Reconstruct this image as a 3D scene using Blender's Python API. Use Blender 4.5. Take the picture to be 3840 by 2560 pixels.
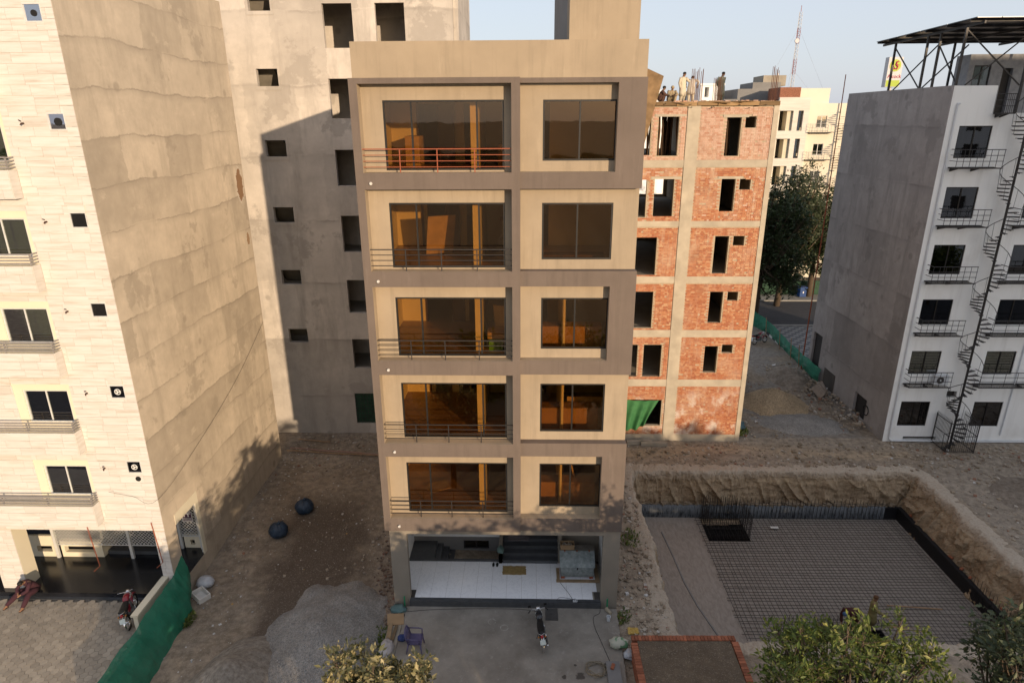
import bpy, bmesh, math, random
from mathutils import Vector, Matrix, noise
rnd = random.Random(7)
R = math.radians
for o in list(bpy.data.objects): bpy.data.objects.remove(o)
SC = bpy.context.scene
COL = SC.collection
# ------------------------------------------------------------------ camera
cam_d = bpy.data.cameras.new('camera')
cam = bpy.data.objects.new('camera', cam_d); COL.objects.link(cam)
cam_d.sensor_width = 36; cam_d.sensor_fit = 'HORIZONTAL'; cam_d.lens = 22.58
cam_d.clip_start = .1; cam_d.clip_end = 6000
pit_, yaw_, rol_ = R(19.07), R(1.514), R(-.329)
fw = Vector((-math.sin(yaw_)*math.cos(pit_), math.cos(yaw_)*math.cos(pit_), -math.sin(pit_)))
rt = Vector((math.cos(yaw_), math.sin(yaw_), 0)); up = rt.cross(fw)
rt, up = math.cos(rol_)*rt+math.sin(rol_)*up, -math.sin(rol_)*rt+math.cos(rol_)*up
mw = Matrix((rt, up, -fw)).transposed().to_4x4(); mw.translation = (5.328, -20.236, 18.142)
cam.matrix_world = mw
SC.camera = cam
# ------------------------------------------------------------------ sky, sun, exposure
SUN_AZ, SUN_EL = R(31), R(9.3)
sv = Vector((math.sin(SUN_AZ)*math.cos(SUN_EL), -math.cos(SUN_AZ)*math.cos(SUN_EL), math.sin(SUN_EL)))
W = bpy.data.worlds.new('World'); SC.world = W; W.use_nodes = True
nt = W.node_tree
sky = nt.nodes.new('ShaderNodeTexSky'); sky.sky_type = 'NISHITA'; sky.sun_disc = False
sky.sun_elevation = SUN_EL; sky.sun_rotation = math.atan2(sv.x, sv.y)
sky.altitude = 200; sky.air_density = 1.0; sky.dust_density = 2.2; sky.ozone_density = 1.3
bg = nt.nodes['Background']; bg.inputs[1].default_value = .119
hz = nt.nodes.new('ShaderNodeMixRGB'); hz.inputs[0].default_value = .78; hz.inputs[2].default_value = (2.80,2.95,3.38,1)   # an even veil of haze over the whole sky
nt.links.new(sky.outputs[0], hz.inputs[1]); nt.links.new(hz.outputs[0], bg.inputs[0])
sd = bpy.data.lights.new('sun', 'SUN'); sd.energy = 2.6; sd.angle = R(.6); sd.color = (1, .765, .52)
so = bpy.data.objects.new('sun', sd); COL.objects.link(so)
so.rotation_euler = sv.to_track_quat('Z', 'Y').to_euler(); so.location = (30, -40, 40)
vs = SC.view_settings; vs.view_transform = 'Standard'; vs.look = 'None'; vs.exposure = 1.08; vs.gamma = 1; vs.use_curve_mapping = False
SC.render.engine = 'CYCLES'
SC.cycles.max_bounces = 8; SC.cycles.transparent_max_bounces = 12; SC.cycles.diffuse_bounces = 4
# ------------------------------------------------------------------ helpers
WL = {}
class MB:
    def __init__(s): s.v = []; s.f = []; s.m = []; s.mi = 0
    def add(s, vs_, fs):
        o = len(s.v); s.v.extend(vs_); s.f.extend([tuple(i+o for i in f) for f in fs]); s.m.extend([s.mi]*len(fs)); return s
    def box(s, x0, x1, y0, y1, z0, z1):
        return s.add([(x0,y0,z0),(x1,y0,z0),(x1,y1,z0),(x0,y1,z0),(x0,y0,z1),(x1,y0,z1),(x1,y1,z1),(x0,y1,z1)],
                     [(0,3,2,1),(4,5,6,7),(0,1,5,4),(1,2,6,5),(2,3,7,6),(3,0,4,7)])
    def obox(s, c, size, rot=(0,0,0), M=None):
        from mathutils import Euler
        m = M or Euler(rot).to_matrix(); c = Vector(c); a, b, d = [k/2 for k in size]
        vs_ = [tuple(c+m@Vector(p)) for p in ((-a,-b,-d),(a,-b,-d),(a,b,-d),(-a,b,-d),(-a,-b,d),(a,-b,d),(a,b,d),(-a,b,d))]
        return s.add(vs_, [(0,3,2,1),(4,5,6,7),(0,1,5,4),(1,2,6,5),(2,3,7,6),(3,0,4,7)])
    def bar(s, p, q, w, h=None, upv=(0,0,1)):
        p, q = Vector(p), Vector(q); d = q-p; L = d.length
        if L < 1e-6: return s
        z = d/L; u = Vector(upv)
        if abs(z.dot(u)) > .98: u = Vector((0,1,0))
        x = u.cross(z).normalized(); y = z.cross(x)
        return s.obox((p+q)/2, (w, h or w, L), M=Matrix((x, y, z)).transposed())
    def tube(s, pts, r, n=6, cap=True):
        pts = [Vector(p) for p in pts]; rs = r if isinstance(r, (list, tuple)) else [r]*len(pts)
        o = len(s.v); N = len(pts); px = None
        for i, p in enumerate(pts):
            d = (pts[min(i+1,N-1)]-pts[max(i-1,0)])
            d = d.normalized() if d.length > 1e-9 else Vector((0,0,1))
            if px is None:
                a = Vector((0,0,1)) if abs(d.z) < .9 else Vector((1,0,0)); px = a.cross(d).normalized()
            else:
                px = (px-d*px.dot(d)); px = px.normalized() if px.length > 1e-6 else d.orthogonal().normalized()
            py = d.cross(px)
            for k in range(n):
                t = 2*math.pi*k/n; s.v.append(tuple(p+rs[i]*(math.cos(t)*px+math.sin(t)*py)))
        for i in range(N-1):
            for k in range(n):
                a = o+i*n+k; b = o+i*n+(k+1) % n; s.f.append((a, b, b+n, a+n)); s.m.append(s.mi)
        if cap:
            s.f.append(tuple(o+k for k in reversed(range(n)))); s.f.append(tuple(o+(N-1)*n+k for k in range(n))); s.m += [s.mi]*2
        return s
    def loft(s, rings, cap=True, closed=True):
        n = len(rings[0]); o = len(s.v)
        for r_ in rings: s.v.extend([tuple(p) for p in r_])
        for i in range(len(rings)-1):
            for k in range(n if closed else n-1):
                a = o+i*n+k; b = o+i*n+(k+1) % n; s.f.append((a, b, b+n, a+n)); s.m.append(s.mi)
        if cap and closed:
            s.f.append(tuple(o+k for k in reversed(range(n)))); s.f.append(tuple(o+(len(rings)-1)*n+k for k in range(n))); s.m += [s.mi]*2
        return s
    def ell(s, c, rx, ry=None, rz=None, n=10, m=7):
        ry = ry or rx; rz = rz or rx; c = Vector(c)
        rings = []
        for i in range(1, m):
            t = math.pi*i/m
            rings.append([c+Vector((rx*math.sin(t)*math.cos(2*math.pi*k/n), ry*math.sin(t)*math.sin(2*math.pi*k/n), -rz*math.cos(t))) for k in range(n)])
        return s.loft(rings)
    def torus(s, c, R_, r, axis='x', n=24, m=8):
        c = Vector(c); rings = []
        for i in range(n):
            a = 2*math.pi*i/n; ring = []
            for k in range(m):
                b = 2*math.pi*k/m; rr = R_+r*math.cos(b); w = r*math.sin(b); u, v = rr*math.cos(a), rr*math.sin(a)
                ring.append(c+Vector({'x': (w,u,v), 'y': (u,w,v), 'z': (u,v,w)}[axis]))
            rings.append(ring)
        rings.append(rings[0]); return s.loft(rings, cap=False)
    def prism(s, poly, a0, a1, axis='z'):
        f = {'z': lambda p, a: (p[0],p[1],a), 'y': lambda p, a: (p[0],a,p[1]), 'x': lambda p, a: (a,p[0],p[1])}[axis]
        n = len(poly); vs_ = [f(p, a0) for p in poly]+[f(p, a1) for p in poly]
        return s.add(vs_, [tuple(reversed(range(n))), tuple(range(n, 2*n))]+[(i,(i+1)%n,(i+1)%n+n,i+n) for i in range(n)])
    def disc(s, c, r, h, axis='z', n=16):
        c = Vector(c); d = Vector({'x':(1,0,0),'y':(0,1,0),'z':(0,0,1)}[axis])*h/2
        return s.tube([c-d, c+d], r, n)
    def wall(s, u0, u1, w0, w1, d0, d1, ops=(), axis='x', rev=None):
        """wall in the plane of u (x or y) and z, from d0 to d1 thick, with rectangular openings (ua,ub,wa,wb)"""
        f = (lambda u, d, w: (u,d,w)) if axis == 'x' else (lambda u, d, w: (d,u,w))
        us = sorted({u0,u1,*[min(max(k,u0),u1) for o in ops for k in o[:2]]}); ws = sorted({w0,w1,*[min(max(k,w0),w1) for o in ops for k in o[2:]]})
        def solid(i, j):
            if i < 0 or j < 0 or i >= len(us)-1 or j >= len(ws)-1: return False
            cu, cw = (us[i]+us[i+1])/2, (ws[j]+ws[j+1])/2
            return not any(o[0] < cu < o[1] and o[2] < cw < o[3] for o in ops)
        q = [(0,1,2,3)]
        for i in range(len(us)-1):
            for j in range(len(ws)-1):
                if not solid(i, j): continue
                a, b, c, e = us[i], us[i+1], ws[j], ws[j+1]
                s.add([f(a,d0,c),f(b,d0,c),f(b,d0,e),f(a,d0,e)], q); s.add([f(b,d1,c),f(a,d1,c),f(a,d1,e),f(b,d1,e)], q)
                for (di, dj, p) in ((-1,0,[(a,c),(a,e)]),(1,0,[(b,e),(b,c)]),(0,-1,[(b,c),(a,c)]),(0,1,[(a,e),(b,e)])):
                    if not solid(i+di, j+dj):
                        inside = 0 <= i+di < len(us)-1 and 0 <= j+dj < len(ws)-1
                        (rev if (rev is not None and inside) else s).add([f(p[0][0],d0,p[0][1]),f(p[0][0],d1,p[0][1]),f(p[1][0],d1,p[1][1]),f(p[1][0],d0,p[1][1])], q)
        return s
    def mesh(s, name, mats, smooth=False, o=(0,0,0), recalc=False):
        me = bpy.data.meshes.new(name); o = Vector(o)
        me.from_pydata([(v[0]-o.x, v[1]-o.y, v[2]-o.z) for v in s.v], [], s.f)
        for m_ in (mats if isinstance(mats, (list, tuple)) else [mats]): me.materials.append(m_)
        if any(s.m): me.polygons.foreach_set('material_index', s.m)
        if recalc or smooth:
            bm = bmesh.new(); bm.from_mesh(me); bmesh.ops.recalc_face_normals(bm, faces=bm.faces); bm.to_mesh(me); bm.free()
        if smooth: me.polygons.foreach_set('use_smooth', [True]*len(me.polygons))
        me.update(); return me
    def bbox(s):
        return [min(v[i] for v in s.v) for i in range(3)], [max(v[i] for v in s.v) for i in range(3)]
    def build(s, name, mat, parent=None, smooth=False, local=False, **k):
        """one mesh object; vertices are given in world space (or in the parent's space when local)"""
        lo, hi = s.bbox(); o = Vector(((lo[0]+hi[0])/2, (lo[1]+hi[1])/2, lo[2]))
        if local: o = Vector((0,0,0))
        ob = bpy.data.objects.new(name, s.mesh(name, mat, smooth, o)); COL.objects.link(ob)
        WL[ob] = o.copy()
        if parent is not None:
            ob.parent = parent
            ob.location = o if local else o-WL[parent]
            if local: WL[ob] = WL[parent].copy()
        else: ob.location = o
        for kk, vv in k.items(): ob[kk] = vv
        return ob
def inst(mesh_or_obj, name, loc, parent=None, rot=None, scale=None, **k):
    me = mesh_or_obj.data if isinstance(mesh_or_obj, bpy.types.Object) else mesh_or_obj
    ob = bpy.data.objects.new(name, me); COL.objects.link(ob); WL[ob] = Vector(loc)
    if parent is not None: ob.parent = parent; ob.location = Vector(loc)-WL[parent]
    else: ob.location = loc
    if rot: ob.rotation_euler = rot
    if scale: ob.scale = scale
    for kk, vv in k.items(): ob[kk] = vv
    return ob
def thing(name, label, cat, loc=(0,0,0), rz=0, group=None):
    o = bpy.data.objects.new(name, None); COL.objects.link(o); o.location = loc; o.rotation_euler = (0,0,rz); o.empty_display_size = .3
    o['label'] = label; o['category'] = cat; WL[o] = Vector(loc)
    if group: o['group'] = group
    return o
def tag(o, label, cat, group=None):
    o['label'] = label; o['category'] = cat
    if group: o['group'] = group
    return o
def copy_tree(o, parent=None):
    c = o.copy(); COL.objects.link(c); c.parent = parent; WL[c] = WL.get(o, Vector())
    for ch in list(o.children): copy_tree(ch, c)
    return c
def place(o, loc, rz=0, label=None, group=None, sc=None):
    o.location = loc; o.rotation_euler = (0,0,rz)
    if label: o['label'] = label
    if group: o['group'] = group
    if sc: o.scale = (sc,)*3
    return o
# ------------------------------------------------------------------ materials
class N:
    def __init__(s, name):
        s.m = bpy.data.materials.new(name); s.m.use_nodes = True; s.t = s.m.node_tree; s.b = s.t.nodes['Principled BSDF']; s.out = s.t.nodes['Material Output']
    def n(s, typ, **kw):
        d = s.t.nodes.new('ShaderNode'+typ)
        for k, v in kw.items(): setattr(d, k, v)
        return d
    def l(s, a, b): s.t.links.new(a, b)
    def setin(s, sock, v):
        if hasattr(v, 'is_linked') or isinstance(v, bpy.types.NodeSocket): s.l(v, sock)
        else: sock.default_value = v
    def noise(s, vec, scale, detail=5, rough=.55, dist=0):
        d = s.n('TexNoise'); s.l(vec, d.inputs['Vector']); d.inputs['Scale'].default_value = scale; d.inputs['Detail'].default_value = detail
        d.inputs['Roughness'].default_value = rough; d.inputs['Distortion'].default_value = dist; return d.outputs['Fac']
    def ramp(s, fac, stops, interp='LINEAR'):
        d = s.n('ValToRGB'); e = d.color_ramp.elements; d.color_ramp.interpolation = interp
        while len(e) < len(stops): e.new(.5)
        for k, (p, c) in zip(e, stops): k.position = p; k.color = (*c, 1) if len(c) == 3 else c
        s.l(fac, d.inputs[0]); return d.outputs[0]
    def mix(s, fac, a, b, typ='MIX'):
        d = s.n('MixRGB', blend_type=typ); s.setin(d.inputs[0], fac)
        for k, v in ((1, a), (2, b)): s.setin(d.inputs[k], (*v, 1) if isinstance(v, tuple) and len(v) == 3 else v)
        return d.outputs[0]
    def math(s, op, a, b=0., c=None):
        d = s.n('Math', operation=op); s.setin(d.inputs[0], a); s.setin(d.inputs[1], b)
        if c is not None: s.setin(d.inputs[2], c)
        return d.outputs[0]
    def mapr(s, v, a, b, c=0., d_=1.):
        d = s.n('MapRange'); d.clamp = True; s.l(v, d.inputs[0])
        for i, k in enumerate((a, b, c, d_)): d.inputs[i+1].default_value = k
        return d.outputs[0]
    def pos(s, world=True, scale=(1,1,1)):
        p = s.n('NewGeometry').outputs['Position'] if world else s.n('TexCoord').outputs['Object']
        if scale != (1,1,1):
            d = s.n('Mapping'); d.inputs['Scale'].default_value = scale; s.l(p, d.inputs[0]); p = d.outputs[0]
        return p
    def bump(s, h, strength=.3, dist=.02):
        d = s.n('Bump'); d.inputs['Strength'].default_value = strength; d.inputs['Distance'].default_value = dist; s.l(h, d.inputs['Height']); s.l(d.outputs[0], s.b.inputs['Normal'])
    def fin(s, col, rough=.85, metal=0., spec=.3):
        s.setin(s.b.inputs['Base Color'], (*col, 1) if isinstance(col, tuple) and len(col) == 3 else col)
        s.setin(s.b.inputs['Roughness'], rough); s.b.inputs['Metallic'].default_value = metal; s.b.inputs['Specular IOR Level'].default_value = spec; return s.m
def M(name, c, var=.25, scale=2., rough=.85, bump=.25, bscale=30., metal=0., spec=.3, world=True, rand=None, ramt=.5, big=.0, stretch=(1,1,1), bdist=.01, c2=None):
    """plain procedural material: colour with two octaves of variation, optional per-piece shift, fine relief"""
    s = N(name); p = s.pos(world, stretch)
    d = tuple(k*(1-var) for k in c) if c2 is None else c2
    col = s.mix(s.ramp(s.noise(p, scale, 7), [(.3,(0,0,0)),(.7,(1,1,1))]), d, tuple(c))
    if big:
        col = s.mix(s.mapr(s.noise(p, scale*.18, 4), .35, .65, big, 0), col, tuple(k*.55 for k in c))
    if rand:
        r_ = s.n('ObjectInfo').outputs['Random'] if rand == 'object' else s.n('NewGeometry').outputs['Random Per Island']
        col = s.mix(1., col, s.ramp(r_, [(0,(1-ramt,)*3),(1,(1+ramt*.35,)*3)]), 'MULTIPLY')
    if bump: s.bump(s.noise(p, bscale, 6), bump, bdist)
    return s.fin(col, rough, metal, spec)
def M_plaster(name, c, spacing, dark=.6, stain=.5, phase=0., c_st=None, amp=.22, patch=None, sm_=.7, fmin=0.):
    """hand-floated plaster laid in lifts: a wavy dark seam at each lift, blotches, run marks"""
    s = N(name); p = s.pos(); sep = s.n('SeparateXYZ'); s.l(p, sep.inputs[0])
    wob = s.math('ADD', s.math('MULTIPLY', s.math('SUBTRACT', s.noise(p, .9, 14, .74), .5), amp*2.4), s.math('MULTIPLY', s.math('SUBTRACT', s.noise(p, .21, 2), .5), amp*3))
    zz = s.math('FRACT', s.math('DIVIDE', s.math('ADD', s.math('ADD', sep.outputs[2], wob), phase), spacing))
    seam = s.ramp(zz, [(0,(0,0,0)),(.80,(.05,.05,.05)),(.945,(.45,.45,.45)),(.97,(1,1,1)),(.985,(.75,.75,.75)),(.998,(0,0,0)),(1,(0,0,0))])
    fade = s.mapr(s.noise(p, .55, 6, .65), .40, .60, fmin, 1)
    seam = s.mix(1., seam, fade, 'MULTIPLY')
    st = c_st or tuple(k*dark for k in c)
    col = s.mix(s.mapr(s.noise(p, 1.1, 9, .65), .32, .7), tuple(k*.80 for k in c), tuple(k*1.08 for k in c))
    col = s.mix(s.mapr(s.noise(p, .22, 6, .6), .42, .66, 0, stain), col, tuple((k+q)/2 for k, q in zip(c, st)))
    lift = s.math('FLOOR', s.math('DIVIDE', s.math('ADD', s.math('ADD', sep.outputs[2], wob), phase), spacing))
    bay = s.math('FLOOR', s.math('ADD', s.math('MULTIPLY', s.math('ADD', sep.outputs[0], sep.outputs[1]), .36), s.math('ADD', s.math('MULTIPLY', lift, .37), s.math('MULTIPLY', s.noise(p, 1.3, 8, .7), .3))))
    cx = s.n('CombineXYZ'); s.l(lift, cx.inputs[0]); s.l(bay, cx.inputs[1]); wn = s.n('TexWhiteNoise'); s.l(cx.outputs[0], wn.inputs[0])
    col = s.mix(1., col, s.ramp(wn.outputs['Value'], [(0,(.80,.80,.80)),(.5,(.97,.97,.97)),(1,(1.08,1.08,1.08))]), 'MULTIPLY')
    vert = s.noise(s.pos(True, (1.5,1.5,.28)), .9, 8, .66)
    col = s.mix(s.mapr(vert, .50, .70, 0, stain*1.1), col, st)
    bl = s.noise(p, .38, 9, .68)
    col = s.mix(s.mapr(bl, .56, .60, 0, stain*.55), col, st)
    col = s.mix(s.mapr(bl, .585, .60, 0, .35), s.mix(s.mapr(bl, .54, .585, 0, .0), col, st), st)
    col = s.mix(s.math('MULTIPLY', seam, sm_), col, tuple(k*.82 for k in st))
    pale = s.mapr(s.noise(s.pos(True,(1,1,2.)), .8, 8, .7), .60, .72, 0, .45)
    col = s.mix(pale, col, tuple(min(.8,k*1.25) for k in c))
    vo = s.n('TexVoronoi'); s.l(s.mix(.12, p, s.n('TexNoise').outputs['Color'], 'ADD'), vo.inputs['Vector']); vo.inputs['Scale'].default_value = .5
    col = s.mix(s.mapr(vo.outputs['Distance'], .07, .11, .5, 0), col, tuple(k*.85 for k in st))
    if patch:
        for (pc, rad, pcol) in patch:
            sb = s.n('VectorMath', operation='SUBTRACT'); s.l(p, sb.inputs[0]); sb.inputs[1].default_value = pc; dv = s.n('VectorMath', operation='DIVIDE'); s.l(sb.outputs[0], dv.inputs[0]); dv.inputs[1].default_value = rad
            ln = s.n('VectorMath', operation='LENGTH'); s.l(dv.outputs[0], ln.inputs[0]); q = s.math('ADD', ln.outputs['Value'], s.math('MULTIPLY', s.math('SUBTRACT', s.noise(p, 3.2, 8, .7), .5), 1.5))
            col = s.mix(s.ramp(q, [(0,(1,1,1)),(.78,(1,1,1)),(.8,(0,0,0))]), col, pcol); col = s.mix(s.ramp(q, [(.76,(0,0,0)),(.80,(.9,.9,.9)),(.86,(.0,.0,.0))]), col, (.74,.70,.62))
    s.bump(s.math('ADD', s.noise(p, 14, 8, .65), s.math('MULTIPLY', seam, -.5)), .25, .02)
    return s.fin(col, .92, 0, .15)
def M_glass(name, tint, gloss=.08, refl=(.95,.95,1)):
    s = N(name); t = s.n('BsdfTransparent'); t.inputs[0].default_value = (*tint, 1); g = s.n('BsdfGlossy'); g.inputs['Roughness'].default_value = .015; g.inputs[0].default_value = (*refl,1)
    bmp = s.n('Bump'); bmp.inputs['Strength'].default_value = .03; bmp.inputs['Distance'].default_value = .02; s.l(s.noise(s.pos(), 1.7, 3), bmp.inputs['Height']); s.l(bmp.outputs[0], g.inputs['Normal'])
    f = s.n('Fresnel'); f.inputs[0].default_value = 1.5
    k = s.math('ADD', f.outputs[0], gloss); mx = s.n('MixShader'); s.l(k, mx.inputs[0]); s.l(t.outputs[0], mx.inputs[1]); s.l(g.outputs[0], mx.inputs[2])
    s.l(mx.outputs[0], s.out.inputs[0]); return s.m
def M_leaf(name, stops, trans=.35):
    s = N(name); r_ = s.n('NewGeometry').outputs['Random Per Island']; col = s.ramp(r_, stops)
    s.fin(col, .5, 0, .35)
    tr = s.n('BsdfTranslucent'); s.l(s.mix(1., col, (1,1,.6), 'MULTIPLY'), tr.inputs[0]); mx = s.n('MixShader'); mx.inputs[0].default_value = trans
    s.l(s.b.outputs[0], mx.inputs[1]); s.l(tr.outputs[0], mx.inputs[2]); s.l(mx.outputs[0], s.out.inputs[0]); return s.m
def M_travertine(name, rand):
    s = N(name); p = s.pos(True, (.55,.55,7.))
    r_ = s.n('ObjectInfo').outputs['Random'] if rand == 'object' else s.n('NewGeometry').outputs['Random Per Island']
    off = s.n('VectorMath', operation='ADD'); cb = s.n('CombineXYZ'); s.l(s.math('MULTIPLY', r_, 37.), cb.inputs[0]); s.l(s.math('MULTIPLY', r_, 91.), cb.inputs[2]); s.l(p, off.inputs[0]); s.l(cb.outputs[0], off.inputs[1])
    v = s.noise(off.outputs[0], 1.3, 7, .62, .4)
    col = s.ramp(v, [(.28,(.44,.395,.34)),(.42,(.54,.505,.46)),(.55,(.585,.56,.525)),(.75,(.62,.60,.575))])
    col = s.mix(1., col, s.ramp(r_, [(0,(.94,.93,.92)),(.25,(.99,.985,.98)),(1,(1.01,1.01,1.01))]), 'MULTIPLY')
    s.bump(v, .1, .006)
    return s.fin(col, .55, 0, .4)
def M_brick(name, rand, pale):
    s = N(name); p = s.pos()
    r_ = s.n('ObjectInfo').outputs['Random'] if rand == 'object' else s.n('NewGeometry').outputs['Random Per Island']
    if pale: st = [(0,(.36,.17,.115)),(.12,(.44,.25,.18)),(.4,(.48,.31,.24)),(.85,(.52,.36,.29)),(1,(.40,.20,.13))]
    else: st = [(0,(.29,.095,.05)),(.25,(.36,.13,.065)),(.6,(.40,.16,.08)),(.88,(.44,.21,.11)),(1,(.48,.29,.17))]
    col = s.ramp(r_, st)
    col = s.mix(s.mapr(s.noise(p, 26, 6, .7), .5, .75, 0, .25), col, (.46,.34,.24))
    col = s.mix(s.mapr(s.noise(s.pos(True,(2.6,2.6,.55)), 1.0, 8, .7), .52, .70, 0, .55), col, (.52,.43,.33))
    col = s.mix(s.mapr(s.noise(p, .45, 7, .7), .50, .64, 0, .45), col, (.50,.36,.26))
    col = s.mix(s.mapr(s.noise(p, .8, 6, .65), .54, .72, 0, .45), col, (.22,.12,.085))
    white = s.math('MULTIPLY', s.mapr(s.noise(p, 1.1, 7, .65), .5, .62), s.mapr(sepz(s, p), 3.4, 2.6))
    col = s.mix(s.math('MULTIPLY', white, .75), col, (.6,.55,.5))
    s.bump(s.noise(p, 45, 5), .5, .01)
    return s.fin(col, .92, 0, .15)
def sepz(s, p):
    d = s.n('SeparateXYZ'); s.l(p, d.inputs[0]); return d.outputs[2]
def M_render(name, c, rough=.9):
    """painted render: cloudy paint, dust washed down in streaks, hairline marks"""
    s = N(name); p = s.pos()
    col = s.mix(s.mapr(s.noise(p, .7, 9, .62), .3, .7), tuple(k*.88 for k in c), tuple(k*1.07 for k in c))
    col = s.mix(s.mapr(s.noise(s.pos(True,(5,5,.35)), .9, 7, .65), .50, .72, 0, .42), col, tuple(k*.60 for k in c))
    col = s.mix(s.mapr(s.noise(s.pos(True,(3,3,.5)), 1.3, 8, .7), .58, .75, 0, .30), col, tuple(min(.7,k*1.4+.03) for k in c))
    col = s.mix(s.mapr(s.noise(p, 7, 8, .75), .60, .74, 0, .25), col, tuple(k*.6 for k in c))
    s.bump(s.math('ADD', s.noise(p, 60, 6, .7), s.math('MULTIPLY', s.noise(p, 2.2, 6, .6), .9)), .28, .012)
    return s.fin(col, rough, 0, .25)
def M_metal(name, c, rough=.4, metal=.8, var=.2): return M(name, c, var, 9, rough, .08, 60, metal, .5, world=False)
tan = M_render('tan_stucco', (.325,.262,.188))
taupe = M_render('taupe_paint', (.143,.113,.095), .8)
beige_room = M('room_paint', (.60,.54,.41), .12, 1, .85, .05)
dark_wood = M('dark_wood', (.07,.032,.02), .3, 6, .5, .1, stretch=(8,8,1))
room_tile = M('room_floor', (.30,.19,.12), .2, 2, .35, .02)
alu_dark = M_metal('bronze_aluminium', (.03,.028,.026), .45, .5)
alu_white = M_metal('pale_aluminium', (.62,.62,.60), .5, .1)
rust_red = M_metal('red_oxide_primer', (.30,.075,.03), .65, .1)
steel_dark = M_metal('dark_painted_steel', (.035,.032,.032), .5, .3)
steel_grey = M_metal('grey_painted_steel', (.30,.28,.27), .5, .2)
glass_brown = M_glass('bronze_glass', (.82,.70,.50), .04, (.85,.74,.62))
glass_green = M_glass('grey_glass', (.55,.60,.48), .20)
glass_dark = M_glass('dark_glass', (.24,.25,.23), .07)
granite = M('dark_granite', (.07,.074,.08), .3, 5, .28, .03, spec=.5)
granite_b = M('black_polished_tile', (.016,.017,.021), .45, 1.4, .2, .02, spec=.5)
grey_st = M('grey_brown_stucco', (.27,.235,.19), .12, 1.4, .9, .2, 60)
white_wall = M('white_paint', (.80,.80,.79), .05, 1.5, .7, .08)
concrete = M('rough_concrete', (.36,.32,.26), .28, 1.6, .92, .4, 18, big=.35)
conc_fr = M('frame_concrete', (.48,.42,.33), .28, 1.6, .92, .4, 18, big=.35)
conc_dk = M('grey_concrete', (.22,.215,.21), .2, 1.2, .92, .3, 20, big=.3)
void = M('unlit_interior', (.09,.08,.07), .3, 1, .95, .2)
black = M('black_rubber', (.012,.012,.012), .2, 8, .7, .1, world=False)
# ------------------------------------------------------------------ parts used by several buildings
def sliding_window(parent, x0, x1, z0, z1, y, n=2, fmat=None, gmat=None, fr=.055, cuts=None, name='window', depth=.07):
    fmat = fmat or alu_dark; gmat = gmat or glass_brown
    f = MB(); f.wall(x0, x1, z0, z1, y, y+depth, [(x0+fr, x1-fr, z0+fr, z1-fr)])
    cs = cuts or [x0+(x1-x0)*i/n for i in range(1, n)]
    for c in cs: f.box(c-fr*.5, c+fr*.5, y+.004, y+depth-.004, z0+fr, z1-fr)
    w = f.build(name, fmat, parent)
    e = [x0+fr]+[c for c in cs]+[x1-fr]
    for i in range(len(e)-1):
        a = e[i]+(fr*.5 if i else 0); b = e[i+1]-(fr*.5 if i < len(e)-2 else 0)
        yy = y+depth*(.35 if i % 2 else .6)
        MB().box(a, b, yy, yy+.008, z0+fr, z1-fr).build('pane', gmat, w)
    return w
def railing(parent, x0, x1, z0, z1, y, posts, mat, n=4, t=.03, name='railing', ends=0, vert=0):
    zs = [z0+(z1-z0)*i/(n-1) for i in range(n)]
    top = MB().box(x0, x1, y-t*.6, y+t*.6, zs[-1]-t/2, zs[-1]+t/2)
    if ends:
        top.box(x0, x0+t, y, y+ends, zs[-1]-t/2, zs[-1]+t/2)
    r_ = top.build(name, mat, parent)
    for z in zs[:-1]:
        b = MB().box(x0, x1, y-t*.35, y+t*.35, z-t*.35, z+t*.35)
        b.build('rail', mat, r_)
    for p in posts: MB().box(p-t/2, p+t/2, y+t*.4, y+t*1.3, vert or z0-.1, z1-t*.55).build('post', mat, r_)
    return r_
# ------------------------------------------------------------------ the finished apartment house in the middle
FL = [(16.6,19.15),(13.51,16.1),(10.43,13.0),(7.30,9.92),(4.2,6.78)]
mb_ = thing('apartment_house', 'narrow five storey tan and taupe apartment house with brown glass, in the middle', 'building', (4.4,5,0))
w, rv = MB(), MB()
w.wall(0, 5.07, 3.66, 19.31, 0, .40, [(.25,4.81,a,b) for a, b in FL], rev=rv)
w.build('facade_frame', taupe, mb_); 
for (za, zb, fs_) in ((16.1,19.29,[0]),(9.92,13.51,[2]),(3.64,7.30,[4])):      # the right bay: three separate brackets
    w = MB(); w.wall(5.07, 8.82, za, zb, .10, .40, [(5.07, 7.98, *FL[i]) for i in fs_], rev=rv); w.build('facade_bracket', taupe, mb_)
rv.build('recess_lining', tan, mb_)
wo = []
for a, b in FL: wo += [(.89,4.58,a+.05,b-.45),(5.76,8.01,a+.32,b-.46)]
MB().wall(.02, 8.80, 3.66, 19.28, .40, .62, wo).build('front_wall', tan, mb_)
w = MB(); w.box(.02,.24,.62,13,0,19.28); w.box(8.60,8.80,.62,13,0,19.28); w.box(.02,8.8,13,13.2,0,19.28); w.build('side_wall', tan, mb_)
w = MB(); w.wall(.1, 8.79, 19.28, 20.3, .14, .34); w.box(.1,.3,.34,13,19.28,20.3); w.box(8.59,8.79,.34,13,19.28,20.3); w.box(.1,8.79,13,13.2,19.28,20.3); w.build('parapet', tan, mb_)
MB().box(.3,8.59,.34,13,19.1,19.3).build('roof', concrete, mb_)
w = MB(); w.box(6.5,8.53,.35,1.6,19.3,24.2); w.build('stair_head', tan, mb_)
w = MB(); w.prism([(1.6,19.3),(12.6,19.3),(12.6,23.7),(1.6,21.9)], 6.5, 8.4, 'x'); w.build('stair_roof', conc_dk, mb_)
curtain_m = M('sheer_curtain', (.55,.47,.36), .2, 4, .9, .1); ply = M('plywood', (.42,.29,.16), .3, 3, .8, .1)
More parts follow.
